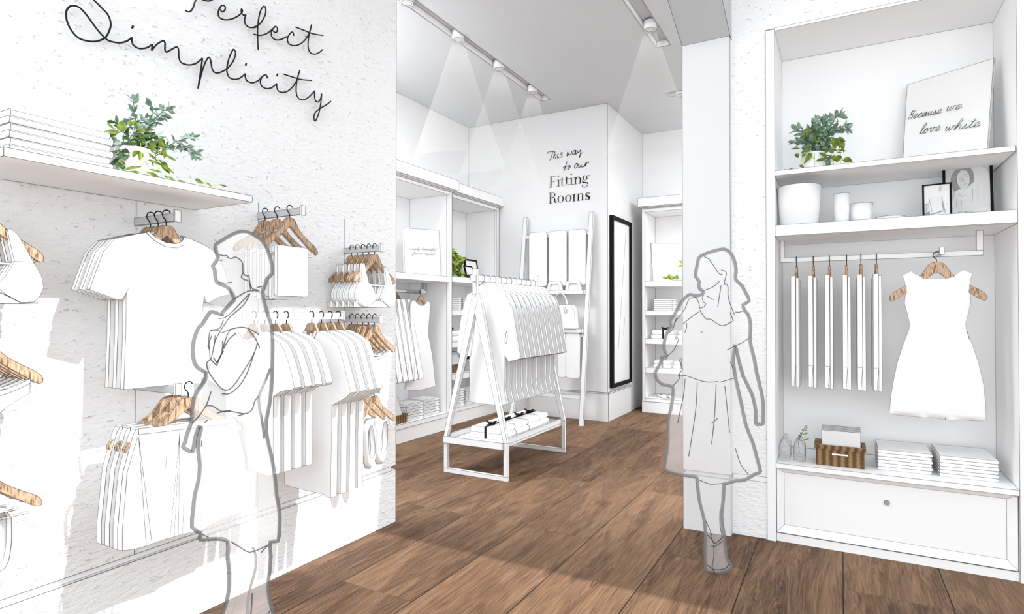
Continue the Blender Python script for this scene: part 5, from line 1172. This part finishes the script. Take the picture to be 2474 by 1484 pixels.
# ---- leaning ladder shelf
t = thing('ladder_shelf', 'white ladder shelf leaning on the fitting-room wall with bags and scarves', 'shelf', (-3.1, 6.6, 0))
lx0, lx1 = -3.575, -2.665
yo = lambda z: 6.478+(6.815-6.478)*z/2.56
def lean_rail(x):
    v = [(x-.026, yo(0), 0), (x+.026, yo(0), 0), (x+.026, yo(0)+.03, 0), (x-.026, yo(0)+.03, 0), (x-.026, yo(2.56), 2.56), (x+.026, yo(2.56), 2.56), (x+.026, yo(2.56)+.03, 2.56), (x-.026, yo(2.56)+.03, 2.56)]
    return MB().add(v, [(3, 2, 1, 0), (4, 5, 6, 7), (0, 1, 5, 4), (1, 2, 6, 5), (2, 3, 7, 6), (3, 0, 4, 7)])
for x in (lx0, lx1): lean_rail(x).build('side_rail', 'lacquer', t, lr=LB)
for z in (2.30, 1.055, .33): MB().box(lx0+.0265, lx1-.0265, yo(z)-.002, yo(z)+.028, z-.022, z+.022).build('rung', 'lacquer', t, lr=LB)
for z in (1.60, 1.135): MB().box(lx0+.027, lx1-.027, yo(z)-.06, yo(z)+.16, z-.048, z).build('shelf_board', 'lacquer', t, lr=LB)
# scarves folded over the top rung
for i, (a, b_) in enumerate(((1279, 1322), (1327, 1370), (1374, 1416))):
    zt = 2.348; y = yo(2.3)
    x0 = at(a, 575, 'Y', y-.02).x; x1 = at(b_, 575, 'Y', y-.02).x
    s = thing('hanging_scarf', 'white scarf hanging over the top rung of the ladder shelf, %s of three' % ['left', 'middle', 'right'][i], 'scarf', ((x0+x1)/2, y, 2.3), 'scarves on the top rung')
    def drape(yy0, yy1, zb, dx, nm):
        n = 8; pts = rrect(x0+dx, x1+dx, zb, zt, .035, 4); MB().prism('Y', yy0, yy1, pts).build(nm, ['coat_fabric', 'line'], s, lr=LB*.9, ang=40)
    drape(y-.030, y-.010, 1.66, 0, 'front_drape'); drape(y+.034, y+.052, 1.72, .022, 'rear_drape')
    MB().box(x0+.03, x1-.03, y-.010, y+.034, zt-.018, zt-.002, line=False).build('fold', 'coat_fabric', s, lr=0)
for i, (a, b_) in enumerate(((1356, 1372), (1366, 1402))):
    y = yo(1.05); x1 = at(b_, 810, 'Y', y-.02).x; x0 = x1-(.185 if i else .135)-.0; x1 -= (0 if i else .022)
    s = thing('hanging_scarf', 'white scarf over the lower rung of the ladder shelf, %s' % ('left one mostly behind the coats' if i == 0 else 'right one'), 'scarf', ((x0+x1)/2, y, 1.05), 'scarves on the lower rung')
    MB().prism('Y', y-.030, y-.012, rrect(x0, x1, .545, 1.085, .03, 4)).build('front_drape', ['coat_fabric', 'line'], s, lr=LB*.9, ang=40)
    MB().prism('Y', y+.034, y+.050, rrect(x0+.02, x1+.02, .62, 1.085, .03, 4)).build('rear_drape', ['coat_fabric', 'line'], s, lr=LB*.9, ang=40)
    MB().box(x0+.03, x1-.03, y-.012, y+.034, 1.079, 1.083, line=False).build('fold', 'coat_fabric', s, lr=0)
for i, (a, b_) in enumerate(((1322, 1360), (1366, 1406))):
    y = 6.70; x0 = at(a, 700, 'Y', y).x; x1 = at(b_, 700, 'Y', y).x
    s = thing('box_handle_clutch', 'small white bag with a flat frame handle on the upper ladder shelf board, %s one' % ('left' if i == 0 else 'right'), 'bag', ((x0+x1)/2, y, 1.6), 'frame handle bags on the ladder shelf')
    w = x1-x0
    for xa, xb_, pts in ((0, 0, None),):
        o = [(x0, 1.6005), (x0+.022, 1.712), (x1-.028, 1.716), (x1, 1.6005)]; ii = [(x0+.040, 1.6005), (x0+.052, 1.682), (x1-.060, 1.684), (x1-.040, 1.6005)]
        m = MB().prism('Y', y-.012, y+.012, [o[0], o[1], o[2], o[3], ii[3], ii[2], ii[1], ii[0]])
    m.build('handle', ['coat_fabric', 'line'], s, lr=LB*.9); MB().box(x0+.045, x1-.045, y+.0125, y+.07, 1.6005, 1.665).build('bag_body', ['coat_fabric', 'line'], s, lr=0)
# handbag
y = 6.595; s = thing('handbag', 'white handbag with arched handle on the middle board of the ladder shelf', 'bag', (-2.9, y, 1.135))
f10 = lambda L_: [(1250+a*.21557, 520+b_*.21563) for a, b_ in L_]
hbz = pl('Y', y-.045, f10([(400, 1003), (530, 1003), (560, 1002), (600, 1008), (625, 1030), (640, 1090), (648, 1180), (652, 1258)])); zmin = 1.1355
x_l = hbz[0][0]-.09
body = [(x_l, zmin)]+[(x_l+.01, hbz[0][1]-.04), (x_l+.03, hbz[0][1])]+hbz[:-1]+[(hbz[-1][0], zmin)]
MB().prism('Y', y-.050, y+.050, body).build('bag_body', ['white_fabric', 'line'], s, lr=LB, ang=40)
hd = [tuple(at(a, b_, 'Y', y-.052)) for a, b_ in f10(cr_spline([(408, 1000), (415, 950), (440, 900), (480, 880), (520, 900), (545, 950), (555, 1000)], 4))]
m = MB().tube(hd, .010, 6); m.tube([(p[0], p[1]-.008, p[2]+.008) for p in hd], .0015, 4, 1); m.tube([(p[0], p[1]-.008, p[2]-.008) for p in hd], .0015, 4, 1); m.build('handle', ['coat_fabric', 'line'], s, lr=0)
m = MB()
for st in ([(455, 1000), (450, 1025), (458, 1035), (465, 1000)], [(470, 1000), (462, 1030), (475, 1005), (482, 1000)], [(545, 1020), (530, 1050), (532, 1095), (540, 1105), (548, 1080), (545, 1045)], [(552, 1065), (565, 1065), (562, 1090), (552, 1090)]):
    m.tube([at(a, b_, 'Y', y-.056) for a, b_ in f10(cr_spline(st, 3))], .002, 4)
m.build('charm', 'line', s, lr=0)
# ================================================================ A-frame clothes rack
LK = .0013
rk = thing('clothing_rack', 'white A-frame clothing rack with a low tray shelf on the wooden floor', 'clothes rack', (-2.6, 4.65, 0))
def a_frame(y, nm):
    t_ = .034; ya, yb_ = y, y+t_; m = MB()
    xl0, xl1, xr0, xr1 = -2.905, -2.871, -2.331, -2.297
    m.box(xl0, xr1, ya, yb_, 0, .034); m.box(xl0, xl1, ya, yb_, .0341, .2999); m.box(xr0, xr1, ya, yb_, .0341, .2999)
    top = 1.455; xc0, xc1 = -2.622, -2.585
    m.prism('Y', ya+.0002, yb_-.0002, [(xl0, .300), (xl1, .300), (xc1+.012, top-.03), (xc1-.006, top+.02), (xc0, top+.02)])
    m.prism('Y', ya+.0006, yb_-.0006, [(xr0, .300), (xr1, .300), (xc1+.03, top+.03), (xc1-.006, top+.02), (xc0-.0, top-.03)])
    m.box(xc0, xc1+.001, ya-.0003, yb_+.0003, top+.0201, 1.686)
    return m.build(nm, ['lacquer', 'line'], rk, lr=LK)
a_frame(4.072, 'end_frame'); a_frame(5.180, 'end_frame')
MB().box(-2.613, -2.587, 4.030, 5.255, 1.583, 1.634).build('top_rail', ['lacquer', 'line'], rk, lr=LK)
m = MB().box(-2.870, -2.332, 4.1065, 5.1795, .255, .275); m.box(-2.906, -2.330, 4.060, 4.0717, .247, .300); m.box(-2.906, -2.330, 5.2145, 5.226, .247, .300); m.box(-2.870, -2.858, 4.1065, 5.1795, .2751, .318); m.box(-2.344, -2.332, 4.1065, 5.1795, .2751, .318)
m.build('tray', ['lacquer', 'line'], rk, lr=LK)
# eleven coats
YC = 4.175
cz = lambda L_: [(1080+a*.14829, 640+b_*.14825) for a, b_ in L_]
cy_ = lambda L_: [(1180+a*.24272, 640+b_*.24259) for a, b_ in L_]
right = cz([(600, 295), (660, 278), (740, 290), (800, 330), (855, 425), (950, 485), (1000, 570), (1040, 680), (1070, 860)]) + cy_([(270, 700), (310, 935), (255, 950), (205, 958), (163, 890), (163, 1165), (158, 1220), (170, 1310), (190, 1385), (150, 1395), (80, 1398), (0, 1388)])
left = [(1142, 972), (1132.7, 969), (1134, 929), (1134, 847), (1115.6, 858), (1106.4, 849), (1110, 810), (1117, 761), (1123, 736), (1131, 712), (1144, 704), (1153, 694)]
cpts = right+[(1167, 976)]+left
cw = pl('Y', YC, cpts)
for i in range(11):
    y = YC+i*.0935; o_ = ['nearest', 'second', 'third', 'fourth', 'fifth', 'sixth', 'seventh', 'eighth', 'ninth', 'tenth', 'farthest'][i]
    t = thing('hanging_coat', 'pale grey coat on the A-frame rack, %s from the front' % (o_ if i else 'nearest'), 'coat', (-2.6, y, 1.1), 'coats on the A-frame rack')
    if i == 10: t['label'] = 'pale grey coat on the A-frame rack, farthest from the front'
    if i == 0: t['label'] = 'pale grey coat on the A-frame rack, nearest with the whole front showing'
    MB().prism('Y', y, y+.020, cw).build('coat_body', ['coat_fabric', 'line'], t, lr=LK, ang=22)
    # sleeves stand a little proud of the body on both faces
    sl_ = pl('Y', YC, cy_([(112, 258), (170, 300), (208, 380), (240, 480), (270, 700), (310, 935), (255, 950), (205, 958), (163, 890), (150, 640), (140, 420)]))
    MB().prism('Y', y-.009, y-.0002, sl_).build('sleeve', ['coat_fabric', 'line'], t, lr=LK if i else 0, ang=22)
    sl2 = pl('Y', YC, [(1137, 860), (1115.6, 858), (1106.4, 849), (1110, 810), (1117, 761), (1123, 736), (1131, 712), (1144, 706), (1150, 760), (1142, 820)])
    MB().prism('Y', y-.009, y-.0002, sl2).build('sleeve', ['coat_fabric', 'line'], t, lr=0, ang=22)
    if i == 0:
        m = MB()
        for st in ([(972, 1085), (955, 1130), (953, 1200)], [(972, 1085), (984, 1160), (975, 1240), (955, 1285), (942, 1250), (945, 1225)]): m.tube([at(a, b_, 'Y', y-.0105) for a, b_ in cz(cr_spline(st, 3))], .0016, 4)
        m.build('pocket_slit', 'line', t, lr=0)
    hg = thing('coat_hanger', 'black hook hanger of the %s coat on the A-frame rack' % o_, 'hanger', (-2.6, y+.01, 1.6), 'hook hangers on the A-frame rack')
    pts = [(-2.600, y+.010, 1.545), (-2.600, y+.010, 1.575), (-2.578, y+.010, 1.590), (-2.576, y+.010, 1.622), (-2.588, y+.010, 1.641), (-2.602, y+.010, 1.643), (-2.617, y+.010, 1.634), (-2.619, y+.010, 1.622)]
    MB().tube(cr_spline(pts, 3), .0022, 5).build('hook', 'line', hg, lr=0)
    MB().tube([(-2.66, y+.010, 1.522), (-2.60, y+.010, 1.545), (-2.54, y+.010, 1.522)], .004, 6).build('shoulder_bow', 'hanger_wood', hg, lr=0)
for i, y in enumerate((4.36, 4.605, 4.85, 5.06)):
    gift(-2.60, y, .2755, .30 if i < 3 else .28, .235 if i < 3 else .20, .098, 'white gift bundle with black ribbon bow on the rack tray, %s one' % ['nearest', 'second', 'third', 'farthest'][i], 'gift bundles on the rack tray', lr=LK)
# ================================================================ two translucent sketch figures
def figure(label, P0, outline, hair, cloths, lines, stroke_mat, rs, rl, thick_extra=()):
    P0 = Vector(P0); nh = Vector((P0.x-CAM.x, P0.y-CAM.y, 0)).normalized()      # away from the camera side
    tu = Vector((nh.y, -nh.x, 0))
    def uv(px):
        p = on(px[0], px[1], P0, nh); return ((p-P0).dot(tu), p.z)
    def w3(u_, z_, d): q = P0+tu*u_; return Vector((q.x, q.y, z_))-nh*d
    H = lambda d: .112*(1-math.exp(-d/.085))
    t = thing('person', label, 'person', (P0.x, P0.y, 0))
    ol = [uv(p) for p in outline]
    vs, fs, hs, dist = relief(ol, 0, 1, W=.1, grid=.021)
    hh = [H(dist(p)) if dist(p) > 1e-4 else 0 for p in vs]
    n = len(vs); m = MB()
    m.add([w3(p.x, p.y, h) for p, h in zip(vs, hh)]+[w3(p.x, p.y, -h*.9) for p, h in zip(vs, hh)], [tuple(f) for f in fs]+[tuple(i+n for i in reversed(f)) for f in fs], line=False)
    m.build('body', 'figure_white', t, lr=0, smooth=True)
    m = MB(); m.tube([w3(u_, z_, 0) for u_, z_ in cr_spline(ol, 2, True)], rs, 8, 0, True)
    for st in thick_extra: m.tube([w3(*uv(p), .02) for p in cr_spline(st, 3)], rs*.7, 6)
    m.build('contour_stroke', stroke_mat, t, lr=0, smooth=True)
    for nm, poly in ([('hair', hair)] if hair else [])+cloths:
        o2 = [uv(p) for p in poly]; v2, f2, h2, d2 = relief(o2, 0, 1, W=.1, grid=.026)
        k = len(v2); q = [H(max(0, dist(p)))+.004 for p in v2]; m = MB()
        m.add([w3(p.x, p.y, h) for p, h in zip(v2, q)]+[w3(p.x, p.y, -h) for p, h in zip(v2, q)], [tuple(f) for f in f2]+[tuple(i+k for i in reversed(f)) for f in f2], line=False)
        m.build(nm, 'figure_cloth', t, lr=0, smooth=True)
    m = MB()
    for st in lines:
        pts = []
        for p in cr_spline(st, 3):
            q = Vector(uv(p)); pts.append(w3(q.x, q.y, H(dist(q))+.004))
        m.tube(pts, rl, 5)
    m.build('pencil_line', 'figure_line', t, lr=0)
    return t
a1 = lambda L_: [(1560+a*.20216, 580+b_*.20216) for a, b_ in L_]
a2 = lambda L_: [(1560+a*.21567, 860+b_*.21563) for a, b_ in L_]
a3 = lambda L_: [(1600+a*.24263, 1060+b_*.24259) for a, b_ in L_]
outR = [(1691, 620), (1711, 611), (1732, 605), (1749, 602), (1762, 609), (1770, 620), (1776, 638), (1778, 655), (1777, 675), (1792, 690), (1802, 709), (1810, 727), (1795, 737), (1800, 752), (1808, 762), (1813, 784), (1812, 814), (1814, 835), (1823, 871),
        (1828, 901), (1840, 950), (1844, 981), (1844, 1008), (1843, 1024), (1834, 1025), (1826, 1024), (1826, 994), (1817, 953), (1796, 910), (1783, 862), (1776, 834), (1771, 869), (1774, 893), (1778, 920), (1791, 976), (1802, 1028), (1819, 1071), (1830, 1112), (1837, 1140), (1825, 1145), (1799, 1160), (1776, 1162), (1754, 1169), (1749, 1170),
        (1747, 1210), (1743, 1244), (1746, 1273), (1749, 1293), (1752, 1324), (1755, 1348), (1761, 1358), (1767, 1373), (1746, 1382), (1731, 1386), (1721, 1382), (1711, 1382), (1706, 1373), (1705, 1356), (1704, 1324), (1705, 1293), (1702, 1259), (1695, 1230), (1689, 1205), (1684, 1161), (1680, 1153), (1648, 1148), (1627, 1143), (1605, 1134),
        (1613, 1086), (1614, 1054), (1615, 1015), (1622, 983), (1626, 955), (1625, 934), (1603, 930), (1588, 918), (1583, 901), (1594, 881), (1601, 864), (1611, 860), (1605, 845), (1605, 826), (1612, 804), (1622, 788), (1619, 777), (1631, 758), (1647, 729), (1661, 715), (1669, 712), (1681, 715), (1698, 711), (1698, 703),
        (1691, 699), (1688, 689), (1690, 681), (1681, 669), (1682, 653), (1685, 638), (1687, 628)]
linesR = [a1(x) for x in ([(700, 205), (760, 240), (850, 380), (890, 420), (915, 415)], [(900, 370), (950, 385), (962, 420), (938, 515), (945, 545)], [(695, 605), (800, 570), (885, 500)], [(900, 550), (880, 680), (860, 805)], [(725, 670), (820, 720)],
    [(600, 685), (640, 760), (645, 825)], [(650, 840), (720, 938), (780, 945), (860, 1000), (930, 1020), (1030, 970)], [(690, 740), (718, 765), (700, 800), (650, 815)], [(1005, 865), (1045, 965)], [(945, 520), (980, 560), (985, 700), (1055, 890)], [(640, 860), (540, 930), (455, 1000)],
    [(600, 685), (520, 710), (470, 830), (345, 990)], [(1230, 1175), (1100, 1250), (970, 1310)], [(683, 670), (682, 720)], [(1070, 862), (1120, 862), (1165, 845)], [(370, 930), (330, 1060), (280, 1110)], [(405, 1180), (350, 1300), (250, 1395)], [(495, 990), (497, 1040), (475, 1105)], [(665, 1100), (685, 1090)])]
linesR += [a2(x) for x in ([(370, 205), (450, 203), (600, 250), (700, 272), (810, 270)], [(830, 280), (985, 248)], [(450, 240), (430, 430), (365, 730)], [(585, 275), (565, 600), (490, 1085)], [(790, 295), (772, 650), (740, 945)], [(885, 325), (910, 560), (937, 830)], [(315, 325), (385, 240), (390, 180), (422, 130), (380, 30)], [(740, 720), (805, 668)],
    [(945, 65), (975, 130), (980, 215)], [(1000, 1000), (1060, 1180), (1150, 1312)], [(590, 1378), (720, 1400), (860, 1420)])]
linesR += [a3(x) for x in ([(450, 950), (500, 985), (518, 1020)], [(490, 1045), (540, 1035), (600, 1008)], [(480, 930), (515, 1010), (600, 975)], [(515, 1030), (515, 1140), (498, 1250), (525, 1330)], [(450, 1250), (530, 1275), (620, 1275), (670, 1240)], [(435, 810), (480, 900), (490, 940)], [(575, 700), (575, 850), (600, 970)])]
hairR = [(1701, 622), (1713, 614), (1733, 608), (1749, 605), (1760, 612), (1768, 623), (1773, 640), (1775, 657), (1774, 677), (1789, 692), (1799, 710), (1806, 725), (1791, 735), (1772, 757), (1762, 735), (1758, 700), (1750, 685), (1752, 662), (1742, 664), (1732, 657), (1722, 640), (1712, 628)]
topR = [(1692, 746), (1706, 770), (1720, 772), (1734, 782), (1748, 786), (1768, 776), (1797, 752), (1806, 764), (1810, 786), (1809, 816), (1776, 832), (1769, 869), (1771, 893), (1774, 912), (1740, 918), (1710, 918), (1680, 907), (1658, 903), (1636, 903), (1650, 785), (1660, 764)]
skR = [(1640, 906), (1658, 904), (1680, 908), (1710, 919), (1740, 919), (1775, 913), (1778, 925), (1788, 976), (1799, 1028), (1816, 1071), (1834, 1138), (1799, 1157), (1754, 1165), (1680, 1150), (1627, 1140), (1608, 1132), (1616, 1086), (1617, 1054), (1618, 1015), (1625, 983), (1629, 955)]
figure('person as a translucent white figure in blouse and flared skirt before the pillar', (-.553, 3.172, 0), outR, hairR, [('blouse', topR), ('skirt', skR)], linesR, 'figure_stroke_pale', .0088, .0020)

b1 = lambda L_: [(420+a*.20216, 540+b_*.20216) for a, b_ in L_]
b2 = lambda L_: [(420+a*.20216, 780+b_*.20216) for a, b_ in L_]
b3 = lambda L_: [(420+a*.28571, 1060+b_*.28571) for a, b_ in L_]
outL = [(521, 592), (534, 583), (561, 567), (582, 560), (598, 561), (614, 569), (632, 581), (644, 599), (652, 621), (657, 641), (657, 661), (645, 674), (640, 690), (634, 704), (635, 718), (644, 752), (654, 782), (658, 816), (658, 861), (657, 901), (655, 942), (650, 982), (643, 1016), (643, 1043), (648, 1072), (654, 1097), (662, 1137), (668, 1197), (675, 1237), (675, 1277),
        (671, 1308), (652, 1309), (654, 1345), (651, 1383), (647, 1420), (651, 1451), (660, 1484), (664, 1520), (658, 1580), (646, 1640), (642, 1690), (648, 1712), (630, 1724), (520, 1724), (512, 1712), (530, 1698), (552, 1685), (550, 1640), (538, 1580), (532, 1520), (537, 1484), (545, 1464), (553, 1425), (554, 1388), (550, 1345), (550, 1308), (520, 1302), (483, 1304), (485, 1288), (464, 1274), (467, 1231), (471, 1194), (480, 1160), (483, 1123),
        (479, 1090), (480, 1062), (486, 1036), (482, 1030), (472, 1055), (467, 1088), (462, 1092), (450, 1086), (442, 1079), (447, 1069), (452, 1049), (463, 1018), (464, 992), (469, 962), (481, 940), (494, 921), (497, 901), (481, 891), (470, 877), (466, 851), (469, 820), (480, 792), (490, 782), (506, 757), (515, 754), (533, 760), (541, 752), (561, 730), (566, 723), (560, 708), (549, 694), (529, 685), (521, 675), (519, 653), (514, 643), (522, 633), (526, 621), (522, 607)]
linesL = [b1(x) for x in ([(550, 380), (600, 395), (635, 395), (650, 420), (690, 433), (740, 420), (810, 470), (822, 540), (825, 600), (860, 640), (895, 630)], [(825, 600), (808, 660), (870, 690), (910, 700)], [(893, 630), (900, 690), (915, 800)], [(550, 445), (578, 448)], [(545, 705), (620, 715), (690, 708)], [(905, 720), (935, 785), (1000, 800), (1020, 830)], [(990, 770), (1050, 755)],
    [(720, 905), (850, 830), (920, 810), (1000, 810)], [(905, 840), (800, 950), (640, 1110), (540, 1138)], [(905, 850), (830, 980), (680, 1110), (600, 1220), (550, 1300), (500, 1400), (480, 1484)], [(560, 1090), (600, 1105)], [(595, 1150), (550, 1250), (450, 1275), (430, 1330), (415, 1470)], [(450, 1270), (540, 1272)], [(570, 1305), (700, 1255), (820, 1235), (920, 1265), (1010, 1320)], [(885, 1265), (970, 1370), (1020, 1484)],
    [(685, 1255), (640, 1330), (590, 1484)], [(740, 1305), (660, 1380), (600, 1484)])]
linesL += [b2(x) for x in ([(465, 135), (430, 230), (435, 300), (440, 430)], [(500, 145), (480, 300), (450, 430)], [(590, 200), (580, 330), (520, 490)], [(600, 320), (515, 470)], [(480, 400), (515, 460)], [(420, 270), (430, 310)], [(440, 430), (400, 470), (405, 540), (415, 560)], [(410, 570), (500, 690), (600, 775), (700, 740), (860, 510), (960, 340), (990, 240)], [(580, 820), (680, 810), (800, 700), (880, 560), (960, 340)],
    [(450, 805), (400, 950), (320, 1080), (225, 1195)], [(400, 968), (470, 965), (580, 1020), (700, 1015), (850, 1050), (930, 1010), (960, 920), (1005, 860)], [(525, 1045), (590, 1020), (680, 1005)], [(770, 1068), (850, 1050)], [(410, 1135), (370, 1180)], [(450, 430), (520, 500)])]
linesL += [b3(x) for x in ([(480, 855), (560, 880), (640, 905), (800, 890)], [(735, 930), (800, 890)], [(240, 800), (295, 818)], [(660, 1250), (655, 1350), (640, 1480)], [(640, 1478), (760, 1470), (820, 1442)], [(235, 60), (240, 0)])]
thickL = [b2([(1150, 540), (1110, 640), (1050, 780), (1015, 870), (1020, 1000), (1050, 1150), (1070, 1290), (1075, 1370)]), b3([(665, 900), (692, 980), (685, 1100), (650, 1220), (628, 1330), (620, 1440), (630, 1560)])]
hairL = [(524, 594), (536, 586), (562, 570), (582, 563), (598, 564), (613, 572), (630, 584), (641, 600), (649, 622), (654, 641), (654, 660), (642, 673), (636, 690), (628, 698), (610, 697), (602, 670), (588, 664), (586, 640), (570, 625), (555, 626), (545, 618), (530, 617), (525, 606)]
coatL = [(566, 726), (590, 706), (630, 704), (632, 718), (641, 752), (651, 782), (655, 816), (655, 861), (654, 901), (652, 942), (647, 982), (640, 1016), (640, 1043), (645, 1072), (651, 1097), (659, 1137), (665, 1197), (672, 1237), (672, 1277), (668, 1305), (640, 1308), (600, 1318), (560, 1306), (520, 1298), (486, 1300), (489, 1286), (468, 1272), (470, 1231), (474, 1194), (483, 1160), (486, 1123), (482, 1090), (483, 1062), (489, 1036), (482, 1010), (472, 962), (484, 940), (497, 921), (500, 901), (484, 889), (473, 875), (469, 851), (472, 820), (483, 792), (508, 760), (533, 763)]
figure('person as a translucent white figure in coat and shoulder bag facing the left wall', (-1.784, 1.308, 0), outL, hairL, [('coat', coatL)], linesL, 'figure_stroke', .0066, .0021, thickL)
# ================================================================ light
sd_ = bpy.data.lights.new('sunlight', 'SUN'); sd_.energy = 2.6; sd_.color = (.97, .985, 1); sd_.angle = math.radians(.5)
so = bpy.data.objects.new('sunlight', sd_); C.objects.link(so)
so.rotation_euler = Vector((-1, -.14, -1.06)).to_track_quat('-Z', 'Y').to_euler()
w = bpy.data.worlds.new('world'); SC.world = w; w.use_nodes = True
bg = w.node_tree.nodes['Background']; bg.inputs[0].default_value = (.90, .95, 1, 1); bg.inputs[1].default_value = .80
for x, y, e_ in ((-3.096, 3.815, 1), (-3.096, 4.562, 1), (-3.096, 5.314, 1), (-3.096, 6.08, 1), (-1.4815, 5.231, 1), (-1.62, 6.983, 1)):
    l = bpy.data.lights.new('spot_light', 'SPOT'); l.energy = 10*e_; l.spot_size = math.radians(110); l.spot_blend = .8; l.shadow_soft_size = .05; l.color = (1, .99, .96)
    o = bpy.data.objects.new('spot_light', l); C.objects.link(o); o.location = (x, y, 3.85)
for x, y, sx, sy, e_ in ((-3.7, 2.7, 1.4, 1.6, 100), (1.2, 6.0, 3.0, 3.0, 145)):  # unseen area lights added to brighten the back shop
    l = bpy.data.lights.new('back_fill_light', 'AREA'); l.shape = 'RECTANGLE'; l.size = sx; l.size_y = sy; l.energy = e_; l.color = (.925, .96, 1)
    o = bpy.data.objects.new('back_fill_light', l); C.objects.link(o); o.location = (x, y, CEIL-.02)
l = bpy.data.lights.new('front_fill_light', 'AREA'); l.shape = 'RECTANGLE'; l.size = 4.5; l.size_y = 3.2; l.energy = 66; l.color = (.925, .96, 1)  # unseen area light added behind the camera to brighten the niche
o = bpy.data.objects.new('front_fill_light', l); C.objects.link(o); o.location = (1.2, -2.6, 1.9); o.rotation_euler = (math.radians(90), 0, 0)
SC.view_settings.view_transform = 'Standard'; SC.view_settings.look = 'None'; SC.view_settings.gamma = 1; SC.view_settings.use_curve_mapping = False
SC.view_settings.exposure = 0.89
try:
    SC.cycles.max_bounces = 12; SC.cycles.diffuse_bounces = 8; SC.cycles.transparent_max_bounces = 40; SC.cycles.sample_clamp_indirect = 8
except Exception: pass
